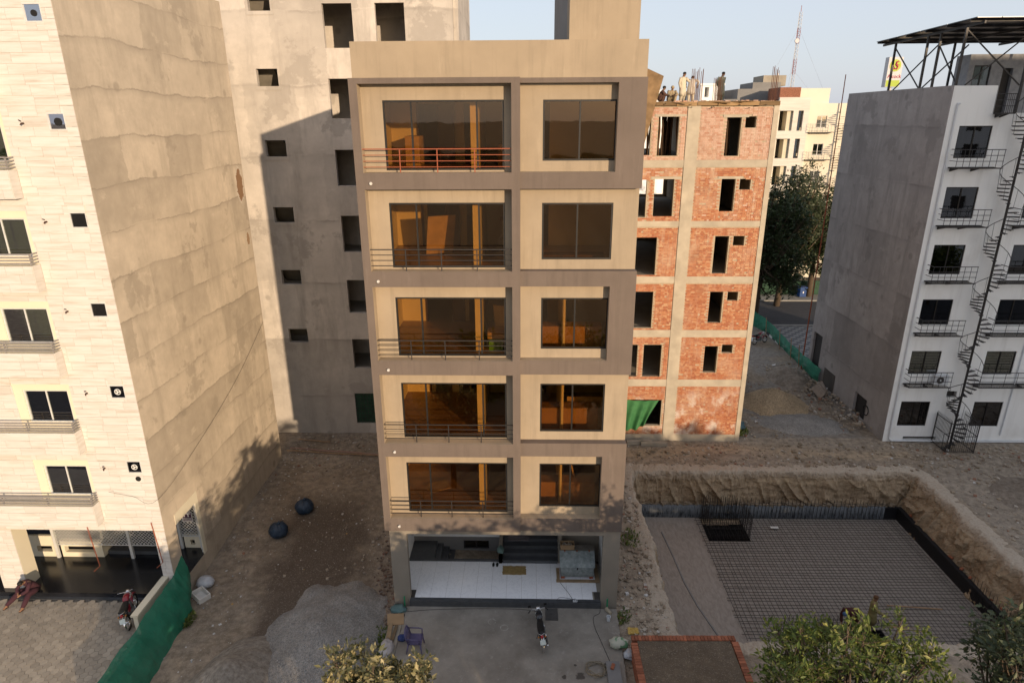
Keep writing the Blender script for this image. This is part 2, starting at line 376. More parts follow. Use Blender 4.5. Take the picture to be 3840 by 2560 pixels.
def room_extras(i, a):
    """what stands about in the rooms differs from floor to floor"""
    def curtain(x0, x1, y, z0, z1):
        n = 40; r0 = [(x0+(x1-x0)*k/n, y+.05*math.sin(k*1.7+i), z0) for k in range(n+1)]; r1 = [(x, yy-.02*math.sin(k), z1) for k, (x, yy, z) in enumerate(r0)]
        MB().loft([r0,r1], cap=False, closed=False).build('curtain', curtain_m, mb_, smooth=True)
    if i == 0: MB().box(1.0,1.5,3.2,4.3,a,a+1.0).build('cupboard', ply, mb_); MB().box(4.3,4.7,2.2,3.2,a,a+.75).build('table', ply, mb_)
    if i == 1: MB().obox((2.2,2.6,a+.75), (1.0,.04,1.5), (.35,0,.4)).build('leaning_board', ply, mb_); MB().box(4.3,4.75,3,3.6,a+1.2,a+1.25).build('shelf', ply, mb_); MB().box(4.3,4.75,3,3.6,a+.5,a+.55).build('shelf', ply, mb_)
    if i == 2: MB().box(3.95,4.45,1.1,1.6,a,a+.38).build('green_crate', M('green_plastic', (.10,.30,.03), .1), mb_); MB().obox((4.45,1.9,a+.9), (.7,.05,1.1), (.2,0,-.3)).build('mattress', curtain_m, mb_); MB().box(3.9,4.6,1.2,1.9,a+.39,a+.62).build('carton', ply, mb_); MB().box(6.5,6.62,1.1,4.5,a,a+2.7).build('partition', beige_room, mb_)
    if i == 3: MB().box(6.5,6.62,1.1,4.5,a,a+2.7).build('partition', beige_room, mb_); MB().box(6.8,8.2,1.9,1.95,a,a+1.0).build('board', ply, mb_); MB().box(.5,1.2,4.2,4.5,a+1.9,a+2.3).build('wall_unit', ply, mb_)
    if i == 4: MB().box(6.5,6.62,1.1,4.5,a,a+2.7).build('partition', beige_room, mb_); MB().obox((7.05,1.6,a+1.2), (.06,.03,2.2), (0,-.25,0)).build('leaning_batten', ply, mb_); MB().obox((1.7,2.2,a+.02), (.9,.7,.02), (0,0,.5)).build('rug', ply, mb_)
for i, (a, b) in enumerate(FL):
    sliding_window(mb_, .89, 4.58, a+.05, b-.45, .42, cuts=[1.75,3.75])
    sliding_window(mb_, 5.76, 8.01, a+.32, b-.46, .42)
    railing(mb_, .25, 4.81, a+.17, a+.70, .10, [1.38,2.53,3.68], rust_red if i == 0 else steel_dark, vert=a+.0)
    sp = MB(); zc = a-.31; xs = (.47,.47,.59,.6,.57)[i]
    sp.torus((xs, -.06, zc), .038, .012, 'y', 12, 6); sp.tube([(xs,-.05,zc),(xs,.05,zc)], .035, 10); sp.build('drain_spout', M('pvc_white', (.6,.58,.55), .1) if i == 0 else bpy.data.materials['pvc_white'], mb_)
    # rooms behind the glass
    MB().box(.24,8.6,.62,13,a-.36,a-.0).build('floor_slab', room_tile, mb_)
    rw = MB(); rw.wall(.24, 8.6, a, a+2.74, 4.6, 4.75, [(1.25+.2*(i%2),2.15+.3*(i%3),a,a+2.1),(2.95,3.45,a,a+2.1),(5.2,6.1,a,a+2.1)]); rw.box(3.5,3.74,.95,4.6,a,a+2.74); rw.box(5.05,5.2,.95,4.6,a,a+2.74)
    rw.box(.241,.26,.63,4.6,a,a+2.74)
    room_extras(i, a)
    rw.build('room_wall', beige_room, mb_)
    MB().box(1.22,1.30,4.54,4.6,a,a+2.16).build('door_jamb', dark_wood, mb_)
    MB().box(2.0+.15*i,2.6+.1*i,4.5,4.58,a,a+2.1).build('interior_door', dark_wood, mb_)
    MB().box(5.6,7.9,1.2,1.75,a,a+(.3 if i < 2 else .86)).build('kitchen_counter', dark_wood if i < 2 else M('counter_wood', (.30,.17,.08), .2) if i == 2 else bpy.data.materials['counter_wood'], mb_)
MB().box(.24,8.6,.62,13,19.06,19.1).build('ceiling', beige_room, mb_)
# ground floor: open porch
w = MB(); w.wall(.12, 8.80, -.6, 3.64, .16, .42, [(.76,8.17,-.6,3.42)]); w.build('porch_frame', grey_st, mb_)
w = MB(); w.box(.12,.30,.42,13,-.6,3.6); w.box(8.35,8.8,.42,13,-.6,3.6); w.build('porch_side_wall', white_wall, mb_)
MB().box(.3,8.35,.42,13,3.43,3.64).build('porch_ceiling', white_wall, mb_)
MB().box(.74,8.18,.0,.21,.20,.45).build('front_step', granite, mb_)
w = MB(); w.wall(.3, 8.35, -.6, .435, .21, .3); w.box(.3,8.35,.3,2.35,.2,.435); w.build('porch_base', concrete, mb_)
tl = N('white_marble_tile'); pp = tl.pos(True, (1,1,1)); vv = tl.noise(pp, 1.6, 8, .6, 2.2)
white_tile = tl.fin(tl.mix(tl.ramp(vv, [(.47,(0,0,0)),(.5,(.5,.5,.5)),(.53,(0,0,0))]), (.86,.865,.88), (.66,.67,.70)), .22, 0, .5)
tme = None
xs = [.31]+[.31+.598*k for k in range(1, 14)]; ys = [.215+.437*k for k in range(0, 6)]
for i in range(13):
    for j in range(5):
        x0, x1, y0, y1 = xs[i]+.003, min(xs[i+1],8.34)-.003, ys[j]+.003, ys[j+1]-.003
        if j == 0 and (i == 0 or i == 12):   # planter holes at both ends of the step
            x0, x1 = (x0+.70, x1+.12) if i == 0 else (x0, x0+.4)
            if x1-x0 < .05: continue
        MB().box(x0, x1, y0, y1, .438, .452).build('tile', white_tile, mb_)
MB().box(.31,.98,.23,.64,.436,.446).build('planter_hole', void, mb_); MB().box(7.95,8.33,.23,.64,.436,.446).build('planter_hole', void, mb_)
# stairwell down to the basement behind a low kerb
MB().box(.3,4.12,2.40,2.52,.2,.50).build('kerb', granite, mb_)
w = MB(); w.box(.3,1.35,2.52,3.75,-.6,.48)
st_ = w.build('stair_landing', granite, mb_)
for k in range(6): MB().box(1.35+.26*k,1.61+.26*k,2.52,3.75,-.9,.36-.16*k).build('stair', granite, mb_)
MB().box(2.9,4.12,2.52,3.75,-.95,-.7).build('well_floor', conc_dk, mb_)
MB().wall(.3, 4.12, -.9, .72, 3.75, 3.95, [(2.5,3.62,.08,.52)]).build('well_wall', conc_dk, mb_)
MB().wall(.3, 4.12, .72, 3.43, 3.74, 3.95).build('back_wall', white_wall, mb_)
bw = MB(); bw.wall(2.5,3.62,.08,.52,3.8,3.84,[(2.55,3.03,.13,.47),(3.09,3.57,.13,.47)]); bw = bw.build('basement_window', steel_dark, mb_)
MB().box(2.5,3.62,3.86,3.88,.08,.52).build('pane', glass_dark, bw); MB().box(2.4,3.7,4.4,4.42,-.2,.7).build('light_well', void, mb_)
# steps up to the door
for k in range(4): MB().box(4.30,6.60,2.32+.27*k,3.5,.20+.0*k+.0,.452+.165*(k+1)-.035).build('riser', granite, mb_); MB().box(4.28,6.62,2.29+.27*k,2.60+.27*k+(.05 if k < 3 else .4),.452+.165*(k+1)-.034,.452+.165*(k+1)).build('tread', granite, mb_)
MB().box(4.30,6.60,3.55,6,.9,1.105).build('landing', white_tile, mb_)
w = MB(); w.box(4.12,4.27,2.30,4.0,.2,1.15); w.box(4.12,4.27,2.30,2.5,.2,.95); w.build('stair_parapet', grey_st, mb_)
w = MB(); w.wall(4.27,6.62,1.1,3.43,6,6.2,[(5,5.95,1.1,3.2)]); w.build('entrance_wall', white_wall, mb_); MB().box(5,5.95,6.05,6.1,1.1,3.2).build('entrance_door', dark_wood, mb_)
w = MB(); w.box(6.62,6.75,2.35,6,.2,3.43); w.wall(6.75,8.35,.2,3.43,2.75,2.9); w.build('alcove_wall', grey_st, mb_)
# ------------------------------------------------------------------ travertine building on the left
CAMP = Vector((5.328,-20.236,18.142))
def sub_rect(rects, o):
    out = []
    for (a, b, c, d) in rects:
        if o[0] >= b or o[1] <= a or o[2] >= d or o[3] <= c: out.append((a,b,c,d)); continue
        if a < o[0]: out.append((a,o[0],c,d))
        if b > o[1]: out.append((o[1],b,c,d))
        m0, m1 = max(a,o[0]), min(b,o[1])
        if c < o[2]: out.append((m0,m1,c,o[2]))
        if d > o[3]: out.append((m0,m1,o[3],d))
    return out
def panels(x0, x1, z0, z1, ops, h=.30, lens=(.6,.9,1.2,.75), g=.004):
    res = []; z = z0; k = 0
    while z < z1-.02:
        zt = min(z+h, z1); x = x1+rnd.uniform(0, .6) if k % 2 else x1
        x = x1; first = True
        while x > x0+.02:
            L = rnd.choice(lens)*(rnd.uniform(.4,.8) if first else 1); first = False
            xa = max(x-L, x0)
            if xa-x0 < .12: xa = x0
            rs = [(xa+g, x-g, z+g, zt-g)]
            for o in ops: rs = sub_rect(rs, o)
            res += [q for q in rs if q[1]-q[0] > .02 and q[3]-q[2] > .02]
            x = xa
        z = zt; k += 1
    return res
plast_l = M_plaster('beige_float_plaster', (.555,.47,.365), 1.5, .56, .5, .35, amp=.17, sm_=.8, fmin=.25, patch=[((-8.6,11.2,15.2),(1,.42,1.05),(.25,.15,.085)),((-8.6,11.3,12.6),(1,.2,.4),(.3,.2,.12))])
trav_o, trav_i = M_travertine('travertine_piece', 'object'), M_travertine('travertine_rest', 'island')
cream = M('cream_paint', (.66,.60,.46), .06, 1, .8, .08)
mortar = M('dark_joint', (.30,.26,.20), .2, 5, .95, .2)
lb = thing('travertine_building', 'tall building clad in pale travertine with bare plastered side wall, at left', 'building', (-14,6,0))
H_L = 23.2
MB().wall(.37, 11.7, -.8, H_L, -8.8, -8.6, [(1.1,2.86,.5,3.42)], axis='y').build('side_wall', plast_l, lb)
w = MB(); w.box(-22,-8.8,11.5,11.69,-.8,H_L); w.box(-22,-21.8,.6,11.5,-.8,H_L); w.box(-22,-8.8,.6,11.5,H_L-.2,H_L-.01); w.build('back_wall', concrete, lb)
KL = [4.85+3.03*k for k in range(6)]   # window sill levels
fops = []
for k, zs in enumerate(KL):
    fops += [(-12.67,-11.04,zs,zs+1.25), (-9.50,-8.95,5.82+3.02*k,6.32+3.02*k), (-15.2,-14.55,zs+.9,zs+1.25)]
sur = [(-13.0,-10.92,zs-.35,zs+1.49) for zs in KL]
MB().wall(-22, -8.62, 3.3, H_L, .37, .62, fops).build('front_wall', cream, lb)
pan = panels(-16.6, -8.60, 3.3, H_L, sur+fops+[(-16.6,-10.85,zs-1.13,zs-.22) for zs in KL])
pan = [(q, .35) for q in pan]
# balconies
for k, zs in enumerate(KL):
    zb, zt = zs-1.13, zs-.24
    MB().box(-16.6,-10.87,-.03,.36,zb+.01,zt-.01).build('balcony', cream, lb)
    pan += [(q, -.05) for q in panels(-16.6, -10.86, zb, zt, [], .297, (.9,1.2,.6))]
    MB().wall(-.03,.34,zb,zt,-10.868,-10.85,axis='y').build('cladding_return', trav_i, lb)
    r_ = MB().box(-16.6,-10.86,-.03,.02,zt+.36,zt+.40).build('balcony_railing', steel_grey, lb)
    for j in range(3): MB().box(-16.6,-10.86,-.022,.012,zt+.05+.1*j,zt+.09+.1*j).build('rail', steel_grey, r_)
    for j in range(4): MB().box(-10.90,-10.862,.02,.34,zt+.05+.1*j,zt+.09+.1*j).build('rail', steel_grey, r_)
    for px in (-10.93,-12.6,-14.3): MB().box(px,px+.04,.03,.06,zt,zt+.36).build('post', steel_grey, r_)
    sliding_window(lb, -12.67, -11.04, zs, zs+1.25, .40, fmat=alu_white, gmat=glass_green, fr=.045)
    sliding_window(lb, -15.2, -14.55, zs+.9, zs+1.25, .40, n=1, fmat=alu_white, gmat=glass_green, fr=.03)
    MB().box(-13.2,-10.6,1.7,1.8,zs-.6,zs+1.6).build('room_wall', M('room_grey', (.34,.33,.27), .1) if k == 0 else bpy.data.materials['room_grey'], lb)
    # bathroom ventilator
    z0 = 5.82+3.02*k
    f = MB(); f.wall(-9.50,-8.95,z0,z0+.5,.345,.40,[(-9.47,-8.98,z0+.03,z0+.47)]); v = f.build('vent_window', alu_white, lb)
    hole = [None,None,None,None,.12,.09][k]
    MB().box(-9.47,-8.98,.375,.385,z0+.03,z0+.47).build('pane', M_glass('sky_glass', (.25,.30,.36), .42) if k == 4 else (bpy.data.materials['sky_glass'] if k == 5 else glass_dark), v)
    if hole: MB().disc((-9.2,.365,z0+.24), hole, .02, 'y', 18).build('fan_hole', black, v)
    if k in (0,1):
        fan = MB(); fan.torus((-9.2,.33,z0+.26), .10, .018, 'y', 16, 6); 
        for a in range(3): fan.obox((-9.2+.05*math.cos(a*2.1),.33,z0+.26+.05*math.sin(a*2.1)), (.09,.01,.045), (0,-a*2.1,.3))
        fan.build('extractor_fan', alu_white, v)
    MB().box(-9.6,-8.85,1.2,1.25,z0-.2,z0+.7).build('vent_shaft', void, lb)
    st = MB(); st.tube([(-10.33+.012*k,.38,z0+.2),(-10.33+.012*k,.26,z0+.2),(-10.30,.22,z0+.16)], [.03,.03,.02], 7); st.tube([(-10.35,.36,z0+.26),(-10.34,.25,z0+.3)], .018, 6); st.build('pipe_stub', dark_wood, lb)
MB().disc((-9.16,.345,5.58), .10, .03, 'y', 18).build('round_vent', black, lb)
# cladding: the pieces that show largest are single pieces
pan += [((a,b,c,d), .33) for (a,b,c,d) in panels(-9.02, -8.59, .55, 3.29, [], .34, (.43,))+panels(-15.6, -14.62, .3, 3.29, [], .34, (.98,.5))]
pan.sort(key=lambda q: (Vector(((q[0][0]+q[0][1])/2, q[1], (q[0][2]+q[0][3])/2))-CAMP).length)
pan = [p for p in pan if p[0][0] > -15.6]
rest = MB()
for i, (q, y) in enumerate(pan):
    if i < 300: MB().box(q[0], q[1], y, y+.022, q[2], q[3]).build('stone_panel', trav_o, lb)
    else: rest.box(q[0], q[1], y, y+.022, q[2], q[3])
rest.build('stone_cladding', trav_i, lb, kind='stuff')
# porch of the left building
MB().box(-9.0,-8.62,.352,1.1,-.8,3.3).build('corner_column', plast_l, lb)
w = MB(); w.box(-15.58,-14.62,.352,1.0,.2,3.3); w.build('porch_column', cream, lb)
MB().box(-22,-8.62,.62,6,3.28,3.4).build('porch_ceiling', cream, lb)
MB().box(-22,-8.62,.10,3.0,-.8,.55).build('porch_floor', granite_b, lb)
MB().box(-22,-9.75,-.06,.098,-.2,.36).build('porch_step', granite, lb)
w = MB(); w.wall(-16.3,-14.85,.55,1.58,2.3,2.5,[(-15.6,-14.95,.80,1.08)]); w.build('shop_sill', cream, lb)
w = MB(); w.wall(-14.55,-12.76,.55,1.32,2.3,2.5,[(-14.4,-13.1,.78,1.08)]); w.box(-12.9,-12.76,2.5,4.6,.55,1.8); w.build('shop_sill', cream, lb)
w = MB(); w.wall(-9.6,-8.81,.55,1.25,3.0,3.15,[(-9.35,-9.15,.7,.95)]); w.build('shop_sill', cream, lb)
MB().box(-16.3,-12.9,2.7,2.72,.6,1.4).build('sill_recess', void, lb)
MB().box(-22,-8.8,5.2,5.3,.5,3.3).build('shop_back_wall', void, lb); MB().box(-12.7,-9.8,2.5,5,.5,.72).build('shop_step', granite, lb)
for x in (-14.75,-11.53,-10.33): MB().box(x,x+.12,2.2,2.3,.551,3.28).build('shop_post', alu_white, lb)
for x in (-9.75,-8.87): MB().box(x,x+.10,2.9,3.0,.551,3.28).build('shop_post', alu_white, lb)
def mesh_panel(x0, x1, z0, z1, y, parent, sp=.15, t=.02):
    m_ = MB(); wd, ht = x1-x0, z1-z0
    n = int((wd+ht)/sp)
    for k in range(n+1):
        c = k*sp
        a = (x0+min(c,wd), z0+max(0,c-wd)); b = (x0+max(0,c-ht), z0+min(c,ht))
        if (a[0]-b[0])**2 > 1e-5: m_.bar((a[0],y,a[1]), (b[0],y,b[1]), t, t, (0,1,0))
        a = (x1-min(c,wd), z0+max(0,c-wd)); b = (x1-max(0,c-ht), z0+min(c,ht))
        if (a[0]-b[0])**2 > 1e-5: m_.bar((a[0],y+.014,a[1]), (b[0],y+.014,b[1]), t, t, (0,1,0))
    m_.box(x0,x1,y-.01,y+.024,z0-.04,z0); m_.build('mesh_shutter', alu_white, parent)
mesh_panel(-14.6,-11.53,1.22,3.25,2.25,lb); mesh_panel(-11.41,-10.33,1.22,3.25,2.25,lb); mesh_panel(-9.64,-8.87,1.2,3.25,2.94,lb)
MB().box(-16.3,-12.8,2.38,2.40,1.6,3.2).build('shop_window', glass_dark, lb); MB().box(-9.7,-8.95,3.2,3.22,1.4,3.2).build('shop_window', glass_dark, lb)
w = MB(); w.wall(1.1,2.86,.52,3.5,-8.62,-8.585,[(1.1,2.62,.52,3.05)],axis='y'); w.build('side_opening_trim', cream, lb)
MB().tube([(-8.7,2.72,.55),(-8.7,2.72,3.05)], .025, 8).build('drain_pipe', alu_white, lb)
po = N('white_on_dark_poster'); pv = po.pos(False); ck = po.n('TexChecker'); po.l(pv, ck.inputs[0]); ck.inputs['Scale'].default_value = 22
poster = po.fin(po.mix(ck.outputs[1], (.03,.02,.03), (.10,.04,.08)), .6)
p_ = thing('poster', 'small dark poster with white letters behind mesh beside green fabric', 'poster', (-9.15,2.9,2.2))
MB().box(-9.42,-8.98,2.88,2.89,1.95,2.45).build('sheet', poster, p_)
pw = M('print_white', (.75,.75,.75), .02)
w = MB(); w.wall(-9.42,-8.98,1.95,2.45,2.872,2.879,[(-9.40,-9.0,1.97,2.43)]); w.box(-9.33,-9.29,2.872,2.879,2.2,2.38); w.box(-9.24,-9.05,2.872,2.879,2.34,2.38); w.box(-9.165,-9.125,2.872,2.879,2.2,2.34)
for i in range(6):
    for j in range(3): w.torus((-9.36+.062*i,2.875,2.005+.06*j), .02, .006, 'y', 8, 4)
w.build('print', pw, p_)
for x, z0 in ((-11.55,1.55),(-9.02,1.75)):
    MB().tube([(x,.30,z0+1.95),(x+.18,.22,z0+.2),(x-.05,.15,z0)], .018, 6).build('rusty_bar', rust_red, lb)
# ------------------------------------------------------------------ unfinished plastered block behind
plast_b = M_plaster('grey_beige_plaster', (.54,.49,.435), 3.47, .56, .6, .9, amp=.16)
bb = thing('plastered_tower', 'tall unfinished plastered tower block with empty openings behind tan house', 'building', (-6,19,0))
ops = [(-8.62,-7.52,5.87+3.485*k,6.70+3.485*k) for k in range(6)]
dz = [(4.27,6.06),(7.66,9.6),(11.2,13.2),(14.8,16.66),(18.23,20.15),(21.58,23.6)]
for a, b in dz: ops += [(-4.95,-3.46,a,b),(-2.32,-.85,a,b)]
ops += [(-5.1,-3.6,.65,2.63)]
MB().wall(-15, 1.55, -.3, 27, 15.0, 15.25, ops).build('wall', plast_b, bb)
w = MB(); w.box(1.3,1.55,15.25,24,-.3,27); w.box(-15,-14.8,15.25,24,-.3,27); w.box(-15,1.55,24,24.2,-.3,27); w.box(-15,1.55,15.25,24,26.8,26.99); w.build('wall', plast_b, bb)
MB().box(1.55,1.80,15.3,22,-.3,27).build('corner_pier', plast_b, bb)
for k in range(7):
    z = .3+3.485*k+.25
    MB().box(-14.8,1.3,15.26,24,z-.2,z).build('floor_slab', concrete, bb)
    w = MB(); w.box(-6.9,-6.7,15.26,22,z,z+3.25); w.wall(-6.7,1.3,z,z+3.25,18.2,18.35,[(-3.9,-3.0,z,z+2.2)]); w.wall(-14.8,-6.9,z,z+3.25,17.4,17.5); w.box(-3.3,-3.15,15.26,18.2,z,z+3.25); w.build('inner_wall', plast_b, bb)
    MB().prism([(15.3,z+3.1),(17.3,z+1.5),(17.3,z+1.75),(15.3,z+3.25)], -9.2, -8.0, 'x').build('stair_flight', concrete, bb)
for o in ops[:6]:
    MB().wall(o[0]-.13,o[1]+.13,o[2]-.18,o[3]+.12,14.975,14.999,[o]).build('window_surround', plast_b, bb)
grn = M('green_net', (.03,.075,.045), .4, 3, .8, .2)
gr = MB().box(-5.1,-3.6,15.12,15.13,.65,2.63).build('net_screen', grn, bb)
for k in range(9): MB().box(-5.1,-3.6,15.05,15.065,.75+.22*k,.765+.22*k).build('bar', steel_dark, gr)
for k in range(7): MB().box(-5.0+.21*k,-4.985+.21*k,15.066,15.08,.65,2.63).build('bar', steel_dark, gr)
# ------------------------------------------------------------------ brick frame building under construction
br = thing('brick_frame_building', 'unfinished red brick building with concrete frame and dark openings', 'building', (14,19,0))
BEAM = [(-.3,.45),(3.52,3.95),(6.52,6.94),(9.64,10.0),(12.70,13.0),(15.75,16.11),(18.70,18.93)]
YB = 14.2
w = MB()
w.box(13.32,13.95,YB-.02,YB+.4,-.3,18.72); w.build('column', conc_fr, br)
MB().box(17.58,17.84,YB-.02,YB+.4,-.3,18.72).build('column', conc_fr, br)
for a, b in BEAM[:-1]: MB().box(8.6,17.82,YB,YB+.38,a,b).build('beam', conc_fr, br)
for a, b in BEAM[1:-1]: MB().box(8.6,17.8,YB+.38,25.8,b-.2,b-.01).build('floor_slab', concrete, br)
MB().box(8.5,17.7,YB-.03,25.9,18.73,18.86).build('roof_slab', concrete, br)
plank_m = M('shutter_plank', (.34,.22,.11), .4, 3, .85, .3, 20, stretch=(.4,4,4), rand='object')
for k in range(9):
    x0 = 8.6+1.03*k; MB().box(x0, x0+1.0, YB-.10+.02*(k%3), YB-.032, 18.72+.012*(k%2), 18.90+.015*(k%3)).build('shutter_plank', plank_m, br)
BO = {5:[(11.30-2,11.53,16.33,18.22),(11.90,12.93,16.32,18.22),(15.32,16.05,16.3,18.17),(16.25,16.78,17.67,18.21)],
      4:[(9.3,11.5,13.2,15.16),(11.90,12.91,13.22,15.16),(15.35,16.07,13.47,15.16),(16.29,16.85,14.61,15.16)],
      3:[(10.2,12.22,10.07,12.14),(15.30,16.04,10.15,12.19),(16.27,16.86,11.67,12.2)],
      2:[(10.2,12.22,7.04,9.14),(15.32,16.04,7.35,9.14),(16.28,16.85,8.63,9.14)],
      1:[(9.6,11.55,4.1,6.05),(11.89,12.9,4.1,6.05),(15.33,16.06,4.38,5.98),(16.28,16.88,5.57,6.07)],
      0:[(11.0,13.13,1.0,2.68)]}
bm_o, bm_i, bmp_o, bmp_i = M_brick('brick_piece','object',0), M_brick('brick_rest','island',0), M_brick('pale_brick_piece','object',1), M_brick('pale_brick_rest','island',1)
mort = M('sandy_mortar', (.44,.36,.26), .3, 9, .95, .4, 30)
holes = []
inner = MB(); lint = MB()
for f_ in range(6):
    z0, z1 = BEAM[f_][1], BEAM[f_+1][0]
    for (x0, x1) in ((8.7,13.32),(13.95,17.58)):
        inner.wall(x0, x1, z0, z1, YB+.035, YB+.26, [o for o in BO[f_] if o[0] < x1 and o[1] > x0])
inner.build('mortar_bed', mort, br)
bricks = []
for f_ in range(6):
    z0, z1 = BEAM[f_][1], BEAM[f_+1][0]
    for (x0, x1) in ((10.2,13.32),(13.95,17.58)):
        ops = [o for o in BO[f_] if o[0] < x1 and o[1] > x0]
        lin = [(o[0]-.2, o[1]+.35, o[3], o[3]+.12) for o in ops if f_ in (5,4) and o[1]-o[0] > .6 and o[0] > 11]
        for q in lin: MB().box(max(q[0],x0), min(q[1],x1), YB+.005, YB+.03, q[2], q[3]).build('lintel', conc_fr, br)
        z = z0+.004; k = 0
        ph = [(rnd.uniform(x0,x1), z0+rnd.choice((.9,1.9))) for _ in range(3)]
        while z+.07 < z1:
            L = .232 if k % 2 else .115
            x = x0+.004+(.06 if k % 2 else 0)
            while x+.05 < x1:
                xe = min(x+L-.012, x1-.003); cx, cz = (x+xe)/2, z+.035
                if not any(o[0] < xe-.01 and o[1] > x+.01 and o[2]-.005 < cz < o[3]+.004 for o in ops+lin) and not any(abs(cx-a) < .08 and abs(cz-b) < .06 for a, b in ph) and rnd.random() > .006:
                    bricks.append((x, xe, z, z+.073, f_, k % 2))
                x += L
            z += .085; k += 1
bricks.sort(key=lambda q: (q[5]==0, q[4]!=5, (Vector((q[0],YB,q[2]))-CAMP).length))
one = {}
rest = {True: MB(), False: MB()}
for i, (a, b, c, d, f_, k) in enumerate(bricks):
    y = YB+.01+rnd.uniform(-.007,.012); pale = f_ == 5 or (f_ == 4 and rnd.random() < .12)
    if i < 300 and b-a > .2:
        key = pale
        if key not in one: one[key] = MB().box(-.11,.11,0,.09,0,.073).mesh('brick', bmp_o if pale else bm_o)
        inst(one[key], 'brick', ((a+b)/2, y, c), br)
    else:
        m_ = rest[pale]; j = rnd.uniform(-.003,.003)
        m_.add([(a,y,c),(b,y+j,c),(b,y+j,d),(a,y,d),(a,y+.05,c),(b,y+.05,c),(b,y+.05,d),(a,y+.05,d)], [(0,1,2,3),(1,5,6,2),(4,0,3,7),(3,2,6,7),(4,5,1,0)])
rest[True].build('brickwork', bmp_i, br, kind='stuff'); rest[False].build('brickwork', bm_i, br, kind='stuff')
w = MB()
w.wall(8.6,17.8,.45,18.7,25.6,25.85,[(10.6,12.6,z,z+2.0) for z in (4.2,7.2,10.3)]+[(12.8,14.7,13.15,15.2),(9.0,14.8,16.2,18.4),(15.2,17.3,16.2,18.4)]); w.build('rear_wall', mort, br)
for f_ in range(6): MB().box(14.9,15.05,14.5,25.6,BEAM[f_][1],BEAM[f_+1][1]-.2).build('partition', mort, br)
MB().box(17.4,17.56,14.6,25.6,.45,18.7).build('side_wall', mort, br); MB().box(8.6,8.8,14.6,25.6,.45,18.7).build('side_wall', mort, br)
for k in range(26):     # loose planks, slab edge scraps and ties along the raw roof edge
    x = rnd.uniform(10.4,17.4); L = rnd.uniform(.3,1.3); z = 18.87+rnd.uniform(0,.07); MB().obox((x, 14.15+rnd.uniform(-.1,.6), z), (L, rnd.uniform(.06,.2), rnd.uniform(.02,.05)), (rnd.uniform(-.1,.1), rnd.uniform(-.12,.12), rnd.uniform(-.5,.5))).build('loose_plank', plank_m, br)
for k in range(40):
    x = rnd.uniform(10.4,17.6); MB().obox((x, 14.26+rnd.uniform(-.02,.25), 18.90+rnd.uniform(0,.05)), (.22,.11,.072), (0,rnd.uniform(-.1,.1),rnd.uniform(-.6,.6))).build('roof_brick', bmp_o, br)
for k in range(12):
    x = rnd.uniform(10.6,17.2); MB().tube([(x,14.3,18.62+rnd.uniform(-.05,.2)),(x+rnd.uniform(-.3,.3),13.95,18.66+rnd.uniform(-.1,.2))], .016, 5).build('tie_rod', steel_dark, br)
# starter bars on the roof
rust = M_metal('rusty_rebar', (.14,.055,.03), .8, .3)
def bars(name, cx, cy, z, n, h, sp, label):
    t = thing(name, label, 'rebar', (cx,cy,z), 0, 'starter bars rising from the brick roof')
    for k in range(n):
        x, y = cx+(k % (n//2))*sp+rnd.uniform(-.02,.02), cy+(k//(n//2))*.28
        MB().tube([(x,y,z-.3),(x+rnd.uniform(-.02,.02),y,z+h*rnd.uniform(.9,1.05))], .013, 5).build('bar', rust, t)
bars('starter_bars', 13.45,14.3,18.9,10,1.55,.13,'cluster of rusty starter bars in front of the stooping man')
bars('starter_bars', 15.2,16.5,18.9,8,1.25,.12,'rusty starter bars beside man in grey green clothes')
bars('starter_bars', 16.45,21,18.9,8,1.5,.12,'distant rusty starter bars left of grey stepped house')
bars('starter_bars', 17.45,14.35,18.7,8,1.8,.075,'rusty starter bars over the right corner column of brick building')
pole_m = M('bark_pole', (.13,.075,.04), .5, 6, .9, .4, 25, stretch=(3,3,.6), rand='object', world=False)
pl = [MB().tube([(0,0,0),(rnd.uniform(-.04,.04),0,.7),(rnd.uniform(-.05,.05),0,1.4),(0,0,2.4)], [.055,.05,.045,.04], 7).mesh('shoring_pole', pole_m, True) for _ in range(3)]
for k in range(44):
    x = (11.05+rnd.random()*.5) if k < 8 else (11.75+rnd.random()*1.35) if k < 34 else (15.35+rnd.random()*.75)
    tag(inst(rnd.choice(pl), 'shoring_pole', (x, 14.75+rnd.random()*2.6, 16.10), None, (rnd.uniform(-.05,.05), rnd.uniform(-.07,.07), rnd.random()*6)),
        'crooked wooden shoring pole in a top floor opening of the brick building', 'pole', 'shoring poles under the brick roof')
# green cloth in ground floor opening
cl = MB(); rows = []
for j in range(13):
    t = j/12; row = []
    for i in range(28):
        u = i/27; x = 11.1+1.85*u*(1-.22*t*u)-.2*t; z = 2.67-.05*math.sin(u*3.1)-t*1.85*(1-.35*u*u*u); y = 14.16+.09*math.sin(u*19+t*2)*(.4+t)-.12*t
        row.append((x,y,z))
    rows.append(row)
cl.loft(rows, cap=False, closed=False)
green_cloth = M('green_cloth', (.02,.105,.035), .35, 2, .75, .2, 40, c2=(.05,.17,.06))
tag(cl.build('hanging_cloth', green_cloth, smooth=True), 'green cloth hung in ground floor opening of brick building', 'cloth')
# tilted formwork sheet leaning past the tan house roof
w = MB(); w.prism([(8.95,17.1),(9.05,19.75),(9.75,19.45),(9.18,17.05)], 2.6, 2.68, 'y')
tag(w.build('plywood_sheet', M('stained_plywood', (.26,.17,.09), .5, 4, .85, .3)), 'stained plywood sheet jutting out beside top of tan house', 'board')
